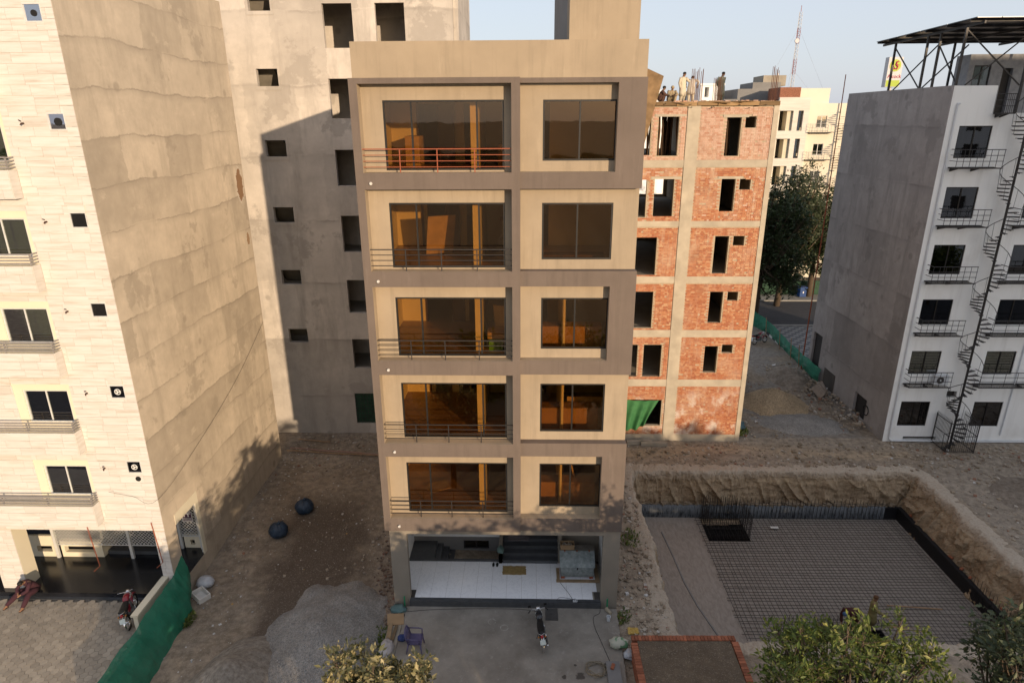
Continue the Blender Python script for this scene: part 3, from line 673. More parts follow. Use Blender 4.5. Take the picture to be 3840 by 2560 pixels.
# ------------------------------------------------------------------ white building with fire escape
YW, XW = 14.3, 26.3
wb = thing('white_building', 'white rendered building with dark grey side wall and spiral fire escape, at right', 'building', (33,20,0))
plast_w = M_plaster('dark_grey_plaster', (.38,.352,.338), 2.98, .58, .7, .2, amp=.12)
wh = N('weathered_white'); p = wh.pos(); pz = wh.pos(True, (2.2,2.2,.16))
col = wh.mix(wh.mapr(wh.noise(pz, 1.2, 6, .6), .5, .75, 0, .5), (.82,.82,.80), (.60,.59,.56)); col = wh.mix(wh.mapr(wh.noise(p, .7, 6), .55, .75, 0, .35), col, (.5,.47,.42)); wh.bump(wh.noise(p, 25, 5), .12); white_w = wh.fin(col, .75)
WZ = [(1.04,2.6),(4.3,5.7),(7.25,8.7),(10.1,11.7),(13.1,14.7),(16.14,17.7)]
ops = []
for a, b in WZ: ops += [(26.95,28.61,a,b),(31.1,32.75,a,b),(35.3,36.95,a,b)]
ops += [(29.41,29.98,2.88,3.26),(27.45,29.4,.12,.35)]
w = MB(); w.wall(XW+.002, 40, -.3, 18.3, YW, YW+.25, ops); w.wall(XW+.002, 28.42, 18.3, 19.58, YW, YW+.25); w.build('front_wall', white_w, wb)
MB().wall(YW+.01, 25.3, -.3, 19.6, XW-.02, XW+.22, [(16.6,18.1,.15,1.6),(23.55,24.95,.1,3.4)], axis='y').build('side_wall', plast_w, wb)
w = MB(); w.box(XW+.22,40,25.1,25.3,-.3,19.5); w.box(39.8,40,YW+.3,25.1,-.3,18.3); w.box(XW+.22,40,YW+.26,25.1,18.0,18.29); w.build('rear_wall', plast_w, wb)
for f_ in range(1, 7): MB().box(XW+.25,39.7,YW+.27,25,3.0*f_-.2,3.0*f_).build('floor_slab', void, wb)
blind = M('slatted_blind', (.20,.20,.19), .2, 3, .7, .05); curt = M('pale_curtain', (.42,.42,.38), .15, 2, .8, .1)
for j, (xa, xb) in enumerate(((26.95,28.61),(31.1,32.75),(35.3,36.95))):
    for k, (a, b) in enumerate(WZ):
        wn = sliding_window(wb, xa, xb, a, b, YW+.05, gmat=glass_dark if k != 1 else glass_green, fr=.05)
        if k != 1:
            pass
        else:
            for s_ in range(8): MB().box(xa+.06,xb-.06,YW+.03,YW+.04,a+.12+.16*s_,a+.135+.16*s_).build('grille_bar', alu_dark, wn)
        bl = MB(); n_ = 18
        for s_ in range(n_): bl.obox(((xa*3+xb)/4, YW+.2, a+.05+(b-a-.1)*s_/n_), ((xb-xa)/2-.03, .07, .006), (.6,0,0))
        if k in (2,3,4): bl.build('blind', blind, wn)
        elif k == 1: MB().box(xa+.05,xb-.05,YW+.24,YW+.25,a+.05,b-.05).build('curtain', curt, wn)
        elif k == 5: MB().box(xa+.05,(xa+xb)/2+.1,YW+.24,YW+.25,a+.05,b-.05).build('curtain', blind, wn)
        else: MB().box(xa+.1,(xa+xb)/2-.1,YW+.5,YW+.55,a+.15,a+.75).build('cupboard', M('orange_board', (.22,.08,.03), .2) if j == 0 else bpy.data.materials['orange_board'], wn)
g_ = MB()
for k in range(6): g_.box(29.41,29.98,YW+.05,YW+.06,2.9+.06*k,2.915+.06*k)
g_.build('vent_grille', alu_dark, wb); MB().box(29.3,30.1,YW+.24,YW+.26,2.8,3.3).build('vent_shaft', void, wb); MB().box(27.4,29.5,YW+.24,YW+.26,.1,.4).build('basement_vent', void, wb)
pvc = M('white_pvc', (.62,.64,.66), .1, 3, .5, .02)
MB().tube([(26.72,YW-.06,18.75),(26.62,YW-.06,18.75),(26.6,YW-.06,18.6),(26.6,YW-.06,.9),(26.62,YW-.06,.25),(26.75,YW-.1,.12),(30,YW-.1,.12)], .045, 8).build('drain_pipe', pvc, wb)
MB().tube([(33.05,YW-.05,6.2),(33.0,YW-.05,.5)], .035, 8).build('drain_pipe', pvc, wb)
MB().box(31,40,YW-.12,YW-.02,.05,.16).build('drain_pipe', pvc, wb)
MB().box(23.6,24.9,0,0,0,0) if False else None
MB().box(XW+.15,XW+.2,16.6,18.1,.15,1.6).build('side_hatch', steel_dark, wb); MB().box(XW+.15,XW+.2,23.55,24.95,.1,3.4).build('side_door', steel_dark, wb)
MB().torus((XW-.06,16.5,1.0), .3, .025, 'x', 20, 6).build('cable_coil', black, wb)
MB().box(XW-.06,XW-.02,20.9,22.5,.25,1.5).build('side_hatch', void, wb)
# fire escape: walkways with railings, all hung on the wall, and a spiral stair
fe = thing('fire_escape', 'black steel spiral fire escape with walkways on the white building', 'fire escape', (29.75,13.6,0))
PX, PY = 29.75, 13.55
MB().tube([(PX,PY,-.1),(PX,PY,20.2)], .062, 10).build('centre_pole', steel_dark, fe)
LV = [3.76,6.80,9.76,12.74,15.70,18.3]
for L in LV:
    for (xa, xb) in (((28.45,29.1) if L > 18 else (26.78,29.1)), (30.66,40)):
        pf = MB(); pf.box(xa,xb,13.66,13.70,L-.05,L+.01); pf.box(xa,xb,14.24,14.28,L-.05,L+.01); pf.box(xa,xa+.04,13.7,14.24,L-.05,L+.01)
        for s_ in range(int((xb-xa)/.09)): pf.box(xa+.05+.09*s_,xa+.065+.09*s_,13.7,14.24,L-.02,L)
        for xq in [xa+.1, (xa+xb)/2 if xb < 30 else 33.2]: pf.prism([(13.66,L-.05),(14.28,L-.05),(14.28,L-.22)], xq, xq+.06, 'x')
        p_ = pf.build('walkway', steel_dark, fe)
        zr = [L+.32,L+.6,L+.88]
        for z in zr:
            rl = MB(); rl.tube([(xa+.02,14.27,z),(xa+.02,13.68,z),(xb,13.68,z)], .016 if z < zr[-1] else .022, 6); rl.build('rail', steel_dark, p_)
        n_ = 7 if xb < 30 else 14
        for s_ in range(n_+1):
            x = xa+.02+(xb-xa-.04)*s_/n_; MB().tube([(x,13.69,L-.03),(x,13.69,L+.88)], .013, 5).build('post', steel_dark, p_)
steps = []
tread = MB(); tread.prism([(.05,-.03),(.62,-.12),(.64,0),(.62,.12),(.05,.03)], -.012, .012); tread.box(.1,.6,-.012,.012,-.05,-.013)
tm = tread.mesh('tread', steel_dark)
hr = []
zz_, ang = .1, R(200)
while zz_ < 18.4:
    inst(tm, 'tread', (PX,PY,zz_), fe, (0,0,ang))
    hr.append((PX+.68*math.cos(ang), PY+.68*math.sin(ang), zz_+.9)); 
    MB().tube([(PX+.62*math.cos(ang), PY+.62*math.sin(ang), zz_), hr[-1]], .009, 5).build('baluster', steel_dark, fe) if int(zz_*10) % 4 < 2 else None
    zz_ += .2; ang += R(24)
# the handrail: one run per storey, open where the walkways meet it
for k in range(6):
    seg = [p for p in hr if LV[k-1]+1.05 < p[2] < LV[k]+.75] if k else [p for p in hr if p[2] < LV[0]+.75]
    if len(seg) > 2: MB().tube(seg, .018, 6).build('handrail', steel_dark, fe)
cg = thing('stair_cage', 'low black barred cage round the foot of the spiral stair', 'cage', (29.9,13.6,0))
def bar_panel(p, q, h, parent, n, gate=False):
    p, q = Vector(p), Vector(q); m_ = MB()
    for z in (.12, h*.55, h-.1): m_.bar(p+Vector((0,0,z)), q+Vector((0,0,z)), .03)
    m_.bar(p, p+Vector((0,0,h)), .045); pn = m_.build('cage_panel', steel_dark, parent)
    for k in range(n+1):
        a = p.lerp(q, k/n); MB().tube([a+Vector((0,0,.05)), a+Vector((0,0,h+.06)), a+Vector((0,0,h+.14))], [.009,.012,.002], 5).build('bar', steel_dark, pn)
bar_panel((29.12,14.24,0), (29.12,12.92,0), 1.95, cg, 12); bar_panel((29.12,12.92,0), (30.7,12.92,0), 1.95, cg, 14); bar_panel((30.7,12.92,0), (30.7,14.24,0), 1.95, cg, 12)
ac = thing('air_conditioner', 'white outdoor air conditioner unit behind lowest walkway railing', 'air conditioner', (28.7,14.05,3.78))
MB().box(28.32,29.08,13.92,14.18,3.80,4.36).build('casing', pvc, ac)
f = MB(); f.torus((28.62,13.91,4.08), .2, .015, 'y', 20, 6)
for k in range(3): f.torus((28.62,13.912,4.08), .05+.05*k, .006, 'y', 16, 4)
f.build('fan_guard', steel_grey, ac); MB().disc((28.62,13.915,4.08), .185, .01, 'y', 20).build('fan_opening', steel_dark, ac); MB().disc((28.62,13.905,4.08), .05, .02, 'y', 10).build('fan_hub', pvc, ac)
# roof of the white building: penthouse and solar canopy
grey_mar = M('grey_marble', (.22,.225,.24), .45, 3, .5, .05, c2=(.36,.365,.38))
ph = MB(); ph.wall(29.1, 40, 18.3, 21.3, 18, 18.2, [(29.4,30.3,18.9,20.75),(30.95,31.5,18.3,20.6)]); ph.box(29.1,29.3,18.2,19.2,18.3,21.3); ph.build('penthouse_wall', grey_mar, wb)
sliding_window(wb, 29.4, 30.3, 18.9, 20.75, 18.05, gmat=glass_dark); MB().box(30.9,31.6,18.3,18.35,18.3,20.7).build('penthouse_door', void, wb); MB().box(29.3,40,18.2,19.2,21.1,21.28).build('penthouse_roof', conc_dk, wb)
MB().box(28.42,28.6,YW+.26,16.4,18.3,19.55).build('roof_parapet', white_w, wb)
cn = thing('solar_canopy', 'raised dark solar panel canopy on steel posts over white building roof', 'canopy', (31,17,19.5))
def cz(y): return 22.45-.013*(y-13.3)
pvm = N('solar_back'); pvm_ = pvm.fin((.02,.022,.03), .3, .2, .5)
for i in range(11):
    for j in range(4):
        x0, y0 = 26.0+1.15*i, 13.15+2.28*j
        MB().add([(x0+.01,y0,cz(y0)),(x0+1.12,y0,cz(y0)),(x0+1.12,y0+2.22,cz(y0+2.2)),(x0+.01,y0+2.22,cz(y0+2.2)),(x0+.01,y0,cz(y0)+.04),(x0+1.12,y0,cz(y0)+.04),(x0+1.12,y0+2.22,cz(y0+2.2)+.04),(x0+.01,y0+2.22,cz(y0+2.2)+.04)],
            [(0,3,2,1),(4,5,6,7),(0,1,5,4),(1,2,6,5),(2,3,7,6),(3,0,4,7)]).build('solar_panel', pvm_, cn)
for y in (13.6,15.4,17.2,19.0,20.8,22.0): MB().box(26.0,38.6,y,y+.06,cz(y)-.10,cz(y)-.004).build('purlin', steel_dark, cn)
for x in (26.45,29.8,33.2,36.6): MB().bar((x,13.2,cz(13.2)-.17),(x,22.2,cz(22.2)-.17),.08,.12).build('beam', steel_dark, cn)
PP = [(26.45,14.48),(26.45,16.5),(26.45,17.6),(26.45,20.8),(29.8,14.7),(29.8,20.8),(33.2,14.7),(36.6,14.7)]
for x, y in PP: MB().box(x-.05,x+.05,y-.05,y+.05,19.59 if x < 27 else 18.3,cz(y)-.22).build('post', steel_dark, cn)
for (p, q) in (((26.45,20.8,21.9),(26.45,17.7,19.6)),((26.45,20.3,19.6),(26.45,16.5,21.7)),((26.45,16.5,21.6),(26.45,14.4,19.6)),((26.45,17.4,19.6),(26.45,14.1,21.4)),((26.5,14.5,22.1),(29.7,14.7,19.6)),((26.9,14.5,19.6),(29.7,14.7,22.0))):
    MB().bar(p, q, .05).build('brace', steel_dark, cn)
# ------------------------------------------------------------------ ground, pit, road
def sm(t): t = max(0., min(1., t)); return t*t*(3-2*t)
def nz(x, y, s, o=0.): return noise.noise(Vector((x*s+o, y*s-o, o*.37)))
def fbm(x, y, s, o=0.): return nz(x,y,s,o)+.5*nz(x,y,s*2.1,o+5)+.25*nz(x,y,s*4.3,o+9)
PX0, PX1, PY0, PY1 = 10.6, 26.6, -1.6, 11.2     # hole in the sheet that the excavation fills
def gh(x, y):
    if abs(x) > 70 or y > 75 or y < -40: return -.02
    z = .05*fbm(x,y,.35)+.018*fbm(x,y,1.9,3)
    lp = sm((x+9.5)/.8)*sm((.6-x)/.8)                     # the empty plot on the left lies lower at the front
    z -= .28*lp*sm((7-y)/5)
    if 8.8 < x < 11 and y < 12: z += .12*sm((x-8.6)/.8)   # bank between house and pit
    if y > 11: z += .10*math.exp(-((y-12)/.9)**2)*(.6+fbm(x,y,.5,2))*sm((x-9)/1)
    if y > 30: z = z*.3
    if y < -5: z *= .3
    return z
def soil(x, y):
    n1, n2 = fbm(x,y,.5,1), fbm(x,y,2.3,4)
    c = Vector((.31,.245,.175)).lerp(Vector((.42,.345,.26)), sm(.5+.6*n1))
    c = c.lerp(Vector((.24,.21,.185)), .6*sm(.45*n2+.3))
    if -9.4 < x < .5 and y < 14:                           # damp track through the plot
        d = sm(.5+1.6*(.62-abs((x+4.6+.22*(y-6))/3.4)+.35*n1+.1*n2))*sm((9.5-y)/3.5)*sm((y+9)/3)
        c = c.lerp(Vector((.105,.078,.058)), .92*d)
        c = c.lerp(Vector((.22,.175,.14)), .5*sm((x+1.4)/1.0)*sm((9-y)/2))
    if x > 9.5 and 11 < y < 14.6:                          # trodden path
        p = math.exp(-((y-12.9-.35*math.sin(x*.45))/.55)**2)
        c = c.lerp(Vector((.47,.36,.24)), .85*p)
    if 8.7 < x < 11.2 and y < 12: c = c.lerp(Vector((.45,.37,.28)), .7)
    if 18 < x < 27 and y > 14.6: c = c.lerp(Vector((.23,.22,.205)), .7*sm(.6+n1))
    if x > 27 and y < 14.3: c = c.lerp(Vector((.36,.31,.25)), .6)
    return c
def axis_pts(lo, hi, st, far):
    v = [lo+st*i for i in range(int(round((hi-lo)/st))+1)]
    a, d = lo, st
    while a > -far: d *= 1.45; a -= d; v.insert(0, a)
    a, d = v[-1], st
    while a < far: d *= 1.45; a += d; v.append(a)
    return v
gx, gy = axis_pts(-9.4, 36.2, .2, 3500), axis_pts(-4.4, 33.4, .2, 3500)
vs_, cols = [], []
for y in gy:
    for x in gx:
        vs_.append((x, y, gh(x,y))); cols.append(soil(x,y))
nx = len(gx); fs = []
for j in range(len(gy)-1):
    for i in range(nx-1):
        cx, cy = (gx[i]+gx[i+1])/2, (gy[j]+gy[j+1])/2
        if PX0 < cx < PX1 and PY0 < cy < PY1: continue
        a = j*nx+i; fs.append((a, a+1, a+1+nx, a+nx))
def soil_mat(name, attr=True, c=(.2,.16,.12), sc=1.):
    s = N(name); p = s.pos()
    if attr: at = s.n('Attribute'); at.attribute_name = 'soil'; col = at.outputs['Color']
    else: col = s.mix(s.mapr(s.noise(p, .8*sc, 6), .35, .65), tuple(k*.75 for k in c), c)
    col = s.mix(s.mapr(s.noise(p, 3.1*sc, 9, .68), .38, .66, .6, 0), col, (.085,.066,.05))
    col = s.mix(s.mapr(s.noise(p, 17*sc, 6, .7), .55, .68, 0, .55), col, (.42,.37,.30))
    h = s.math('ADD', s.noise(p, 5*sc, 9, .7), s.math('MULTIPLY', s.noise(p, 38*sc, 5, .7), .4)); s.bump(h, .7, .06)
    return s.fin(col, .97, 0, .1)
me = bpy.data.meshes.new('ground'); me.from_pydata(vs_, [], fs); ca = me.color_attributes.new('soil', 'FLOAT_COLOR', 'POINT')
ca.data.foreach_set('color', [k for c in cols for k in (c.x, c.y, c.z, 1.)]); me.materials.append(soil_mat('bare_soil'))
me.polygons.foreach_set('use_smooth', [True]*len(me.polygons)); me.update()
go = bpy.data.objects.new('ground', me); COL.objects.link(go); go['kind'] = 'structure'
# excavation
lip = []
def rrect(x0, x1, y0, y1, r, st):
    pts = []
    for (cx, cy, a0) in ((x1-r,y0+r,-90),(x1-r,y1-r,0),(x0+r,y1-r,90),(x0+r,y0+r,180)):
        for k in range(7): a = R(a0+15*k); pts.append((cx+r*math.cos(a), cy+r*math.sin(a), math.cos(a), math.sin(a)))
    out = []
    for i in range(len(pts)):
        a, b = pts[i], pts[(i+1) % len(pts)]; L = math.hypot(b[0]-a[0], b[1]-a[1]); n = max(1, int(L/st))
        for k in range(n):
            t = k/n; out.append(tuple(a[q]+(b[q]-a[q])*t for q in range(4)))
    return out
per = rrect(10.85, 26.25, -1.25, 10.75, .35, .07)
prof = [(.95,-.10),(.62,.015),(.40,.03),(.2,.035),(.08,.03),(.02,.0),(-.01,-.05),(-.02,-.11)]+[(-.03-.40*(k/34)**1.3, -.16-2.34*k/34) for k in range(35)]+[(-.75,-2.53),(-1.2,-2.56)]
rings = []
for (o, z) in prof:
    ring = []
    for (x, y, ux, uy) in per:
        s_ = x*1.0+y*1.0; dep = max(0., min(1., -z/2.5)); inner = 1. if o < .1 else .0
        a = .0
        if inner:
            a = .24*fbm(x,y,.45,2)+.13*noise.noise(Vector((x*1.9,y*1.9,z*.9)))+.07*noise.noise(Vector((x*5,y*5,z*2.2)))+.03*noise.noise(Vector((x*11,y*11,z*6)))
            gv = noise.noise(Vector((x*1.3+.8*z, y*1.3+.4*z, .3*z))); a -= .30*(1-abs(gv)*2.2)**3*(1-abs(2*dep-1)) if abs(gv) < .45 else 0
            a += .05*noise.noise(Vector((x*17,y*17,z*9)))+(.06*noise.noise(Vector((x*.9,y*.9,z*5))) if z < -.3 else 0); a *= sm(-z*3+.75)*sm((2.6+z)*3+.3)
            if ux > .7: o2 = o-.45*dep
            elif uy < -.7: o2 = o-.8*dep
            else: o2 = o
        else: o2 = o
        X_, Y_ = x+ux*(o2+a), y+uy*(o2+a)
        ring.append((X_, Y_, z+(gh(X_,Y_) if z > -.12 else 0)+(.05*fbm(X_,Y_,2,7)+.03*nz(X_,Y_,7,2) if z > -.3 else 0)))
    rings.append(ring)
pm = N('cut_earth'); pp_ = pm.pos(); pz_ = sepz(pm, pp_)
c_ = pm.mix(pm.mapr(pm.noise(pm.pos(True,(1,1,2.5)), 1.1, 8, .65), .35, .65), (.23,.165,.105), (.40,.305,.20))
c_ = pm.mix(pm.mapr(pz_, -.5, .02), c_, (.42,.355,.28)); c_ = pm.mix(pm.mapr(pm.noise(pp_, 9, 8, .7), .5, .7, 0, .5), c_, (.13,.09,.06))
pm.bump(pm.math('ADD', pm.noise(pm.pos(True,(2.5,2.5,1)), 2.2, 9, .7), pm.math('MULTIPLY', pm.noise(pp_, 25, 5), .3)), .8, .09); cut = pm.fin(c_, .97, 0, .1)
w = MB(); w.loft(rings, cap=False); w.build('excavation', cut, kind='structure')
t_ = MB(); t_.wall(10.3, 26.6, -1.2, 11.0, -2.5, -2.46, [(14.7,16.85,7.95,10.0),(16.2,20.4,.1,1.95)])
t_.v = [(a, c, b) for (a, b, c) in t_.v]
fm = N('blinding_under_sheet'); p = fm.pos(); st_n = fm.noise(fm.pos(True,(3,1,1)), 2.5, 9, .7, .6)
c_ = fm.mix(fm.mapr(st_n, .4, .65), (.225,.195,.165), (.30,.265,.23)); c_ = fm.mix(fm.mapr(fm.noise(p, 9, 8, .75, 1.5), .55, .7, 0, .45), c_, (.34,.31,.28)); fm.bump(st_n, .4, .02)
t_.build('pit_floor', fm.fin(c_, .7, 0, .25), kind='structure')
for k, (a, b, c, d) in enumerate(((14.7,16.85,7.95,10.0),(16.2,20.4,.1,1.95))):
    w = MB(); w.box(a-.02,b+.02,c-.02,d+.02,-4.0,-3.9); w.wall(a,b,-3.9,-2.48,c-.02,c); w.wall(a,b,-3.9,-2.48,d,d+.02); w.wall(c,d,-3.9,-2.48,a-.02,a,axis='y'); w.wall(c,d,-3.9,-2.48,b,b+.02,axis='y')
    w.build('sump_lining', M('bitumen', (.012,.012,.014), .3, 3, .5, .1) if k == 0 else bpy.data.materials['bitumen'], kind='structure')
# ridge of a cable trench in the blinding
w = MB(); w.tube([(12.4,8.7,-2.47),(12.6,6.5,-2.47),(12.7,4.8,-2.47),(12.95,3.2,-2.47),(13.3,1.8,-2.47),(13.6,.6,-2.47)], .05, 6); w.build('mortar_ridge', conc_dk, kind='structure')
film = N('polythene_film'); p = film.pos(True,(6,6,1)); nn = film.noise(p, 2.4, 7, .7); film.bump(nn, .5, .05)
film_m = film.fin(film.mix(film.mapr(nn, .4, .62), (.025,.03,.036), (.12,.13,.14)), film.mapr(nn, .4, .6, .25, .55), 0, .5)
bit = bpy.data.materials['bitumen']
def film_wall(name, x0, x1, y0, y1, label, mat):
    n = int(max(x1-x0, y1-y0)/.12); r0, r1, r2 = [], [], []
    for k in range(n+1):
        x, y = x0+(x1-x0)*k/n, y0+(y1-y0)*k/n; j = .03*noise.noise(Vector((k*.8,0,3)))
        r0.append((x, y+j, -2.49)); r1.append((x+.01, y-j+.02, -1.78+j)); r2.append((x+.16, y+.16+j, -1.74+j))
    m_ = MB(); m_.loft([r0,r1,r2], cap=False, closed=False); o = m_.build(name, mat, smooth=True); tag(o, label, 'film'); return o
film_wall('plastic_film', 11.0, 24.6, 10.02, 10.02, 'grey plastic film lining the low wall at back of pit', film_m)
w = MB(); w.box(25.28,25.5,.2,10.15,-2.49,-1.75); w.box(24.6,25.28,10.03,10.2,-2.49,-1.76)
tag(w.build('upstand_wall', bit), 'low black coated wall along right side of the pit', 'wall')
# reinforcement mat, bar by bar
steel_bar = M_metal('black_rebar', (.028,.024,.022), .7, .3)
rm = thing('rebar_mat', 'dark steel reinforcement mat covering the pit floor', 'rebar', (19.8,5.5,-2.46))
bx_ = MB().tube([(-5.37,0,0),(5.37,0,0)], .0105, 5).mesh('bar', steel_bar); by_ = MB().tube([(0,-4.45,0),(0,4.45,0)], .0105, 5).mesh('bar', steel_bar)
k = 0
for i in range(45): inst(bx_, 'bar', (19.82+rnd.uniform(-.12,.12), 1.12+.2*i+rnd.uniform(-.03,.03), -2.40), rm, (0,rnd.uniform(-.003,.003),rnd.uniform(-.005,.005)))
for i in range(54): inst(by_, 'bar', (14.47+.2*i+rnd.uniform(-.03,.03), 5.55+rnd.uniform(-.15,.15), -2.37), rm, (rnd.uniform(-.003,.003),0,rnd.uniform(-.006,.006)))
def cage(label, pts, z0, z1, ties):
    t = thing('rebar_cage', label, 'rebar', (pts[0][0], pts[0][1], z0), 0, 'upright bars in the pit')
    me_ = {}
    for (x, y) in pts:
        MB().tube([(x,y,z0),(x+rnd.uniform(-.03,.03),y+rnd.uniform(-.03,.03),z1+rnd.uniform(-.12,.08))], .012, 4).build('bar', steel_bar, t)
    for (p, q, z) in ties: MB().tube([(*p,z),(*q,z)], .01, 4).build('tie_bar', steel_bar, t)
P1 = [(14.75+.105*k,y) for k in range(20) for y in (7.98,9.97)]+[(x,8.1+.12*k) for k in range(15) for x in (14.73,16.82)]
cage('dense cage of upright bars round the square sump at back left', P1, -3.8, -1.05, [((14.73,y),(16.82,y),z) for y in (7.98,9.97) for z in (-2.1,-1.7,-1.4)]+[((x,7.98),(x,9.97),z) for x in (14.73,16.82) for z in (-2.1,-1.7,-1.4)])
P2 = [(16.25+.17*k,1.93) for k in range(25)]
cage('row of upright bars along the front sump beside the workers', P2, -3.8, -1.75, [((16.25,1.93),(20.4,1.93),z) for z in (-2.2,-1.95)])
P3 = [(15.2+.2*k,10.0) for k in range(47)]
cage('thin row of starter bars along the back film wall', P3, -2.4, -1.2, [((17,10.0),(24.6,10.0),-1.5)])
P4 = [(25.22,.6+.2*k) for k in range(17)]
cage('starter bars along the near end of the black wall', P4, -2.4, -1.1, [])
# ------------------------------------------------------------------ rear road seen between the buildings
asph = M('asphalt', (.055,.055,.06), .2, 2.5, .9, .3, 60, big=.2); kerb_m = M('kerb_concrete', (.28,.27,.25), .2, 3, .9, .2)
def slab(name, x0, x1, y0, y1, z0, z1, mat): return MB().box(x0,x1,y0,y1,z0,z1).build(name, mat, kind='structure')
slab('road', -120, 160, 36.9, 45.2, -.3, .03, asph); slab('kerb', -120, 160, 45.2, 45.5, -.3, .16, kerb_m); slab('footpath', -120, 160, 45.5, 48.5, -.3, .14, M('footpath', (.27,.25,.22), .2, 1.5, .9, .2))
pv = N('checked_paving'); ck = pv.n('TexChecker'); pv.l(pv.pos(), ck.inputs[0]); ck.inputs['Scale'].default_value = 2.2; pv.bump(pv.noise(pv.pos(), 20), .2)
pave_far = pv.fin(pv.mix(ck.outputs[1], (.10,.10,.105), (.22,.215,.21)), .8)
slab('pavement', 26.8, 60, 25.6, 36.6, -.3, .045, pave_far); slab('kerb', 26.8, 60, 36.6, 36.9, -.3, .12, kerb_m)
ks = [MB().box(-.12,.12,-.34,.34,0,.2).mesh('kerb_stone', M('kerb_paint_%d' % i, c, .15, 4, .8, .1)) for i, c in enumerate(((.6,.6,.58),(.05,.05,.05)))]
kb = slab('kerb', 26.44, 26.76, 24.5, 36.5, -.3, .02, kerb_m)
for i in range(16): inst(ks[i % 2], 'kerb_stone', (26.6, 25.0+.7*i, .021), kb)
slab('street', -200, 220, -24, -9.5, -.3, .02, asph); slab('pavement', -200, 220, -9.5, -6.6, -.3, .06, M('street_pavement', (.24,.22,.19), .2, 1, .9, .2))
# forecourts
apron = N('worn_concrete'); p = apron.pos(); c_ = apron.mix(apron.mapr(apron.noise(p, .9, 8, .65), .35, .68), (.185,.165,.14), (.285,.26,.225))
c_ = apron.mix(apron.mapr(apron.noise(p, 6, 8, .75), .56, .72, 0, .5), c_, (.40,.38,.35)); c_ = apron.mix(apron.mapr(apron.noise(p, 2.2, 9, .8, .4), .62, .72, 0, .6), c_, (.09,.08,.07))
rg = apron.n('VectorMath', operation='DISTANCE'); 
def ringm(cx, cy, r, c0):
    sub = apron.n('VectorMath', operation='SUBTRACT'); apron.l(p, sub.inputs[0]); sub.inputs[1].default_value = (cx,cy,.2); ln = apron.n('VectorMath', operation='LENGTH'); apron.l(sub.outputs[0], ln.inputs[0])
    d = apron.math('ABSOLUTE', apron.math('SUBTRACT', ln.outputs[1], r)); m_ = apron.math('MULTIPLY', apron.mapr(d, .0, .022, 1, 0), apron.mapr(apron.noise(p, 11, 4), .42, .6, 0, .75)); return apron.mix(m_, c0, (.55,.53,.5))
c_ = ringm(4.47,-1.05,.14,c_); c_ = ringm(3.99,-.75,.14,c_)
for cx, cy, r in ((7.15,-3.2,.28),(6.6,-3.26,.14),(7.0,-2.75,.1)):
    sub = apron.n('VectorMath', operation='SUBTRACT'); apron.l(p, sub.inputs[0]); sub.inputs[1].default_value = (cx,cy,.2); ln = apron.n('VectorMath', operation='LENGTH'); apron.l(sub.outputs[0], ln.inputs[0])
    c_ = apron.mix(apron.mapr(apron.math('ADD', ln.outputs[1], apron.math('MULTIPLY', apron.noise(p, 7, 5), r)), r*.95, r*1.15, .8, 0), c_, (.045,.036,.03))
apron.bump(apron.noise(p, 20, 8, .7), .35, .02); apron_m = apron.fin(c_, .9, 0, .2)
nn_ = 70; top = [(.62+.03*noise.noise(Vector((0,k*.5,1))), -.0-6.6*k/nn_) for k in range(nn_+1)]; top2 = [(8.78-.03*k/nn_*6+.05*noise.noise(Vector((3,k*.6,1))), -6.6*k/nn_) for k in range(nn_+1)]
w = MB(); w.loft([[(a[0],a[1],.2) for a in top],[(b[0],b[1],.2) for b in top2]], cap=False, closed=False); w.loft([[(b[0],b[1],-.3) for b in top2],[(b[0],b[1],.2) for b in top2]], cap=False, closed=False); w.loft([[(b[0],b[1],.2) for b in top],[(b[0],b[1],-.3) for b in top]], cap=False, closed=False)
w.build('forecourt', apron_m, kind='structure')
court = slab('forecourt', -24, -8.85, -6.6, -.06, -.4, .30, M('bedding_sand', (.26,.225,.18), .25, 3, .95, .3))
pav_o = M('paver', (.36,.315,.255), .25, 3, .9, .3, 40, rand='object', ramt=.2); pav_i = M('paver_rest', (.36,.315,.255), .25, 3, .9, .3, 40, rand='island', ramt=.2)
hexm = MB(); hexm.prism([(.142*math.cos(R(60*k)), .142*math.sin(R(60*k))) for k in range(6)], 0, .055); hexme = hexm.mesh('paver', pav_o)
cand = []
for i in range(0, 48):
    for j in range(0, 22):
        x, y = -8.95-.145-.2205*i, -.2-.255*j-(.1275 if i % 2 else 0)
        if y > -.21 and False: continue
        cand.append((x, y))
cand.sort(key=lambda q: (Vector((q[0],q[1],.3))-CAMP).length + (40 if q[1] < -3.6 or q[0] < -16.4 else 0))
rest = MB()
for k, (x, y) in enumerate(cand):
    z = .301+rnd.uniform(0,.006)
    if k < 300: inst(hexme, 'paver', (x,y,z), court)
    else: rest.prism([(x+.142*math.cos(R(60*q)), y+.142*math.sin(R(60*q))) for q in range(6)], z, z+.055)
rest.build('paver_field', pav_i, court, kind='stuff')
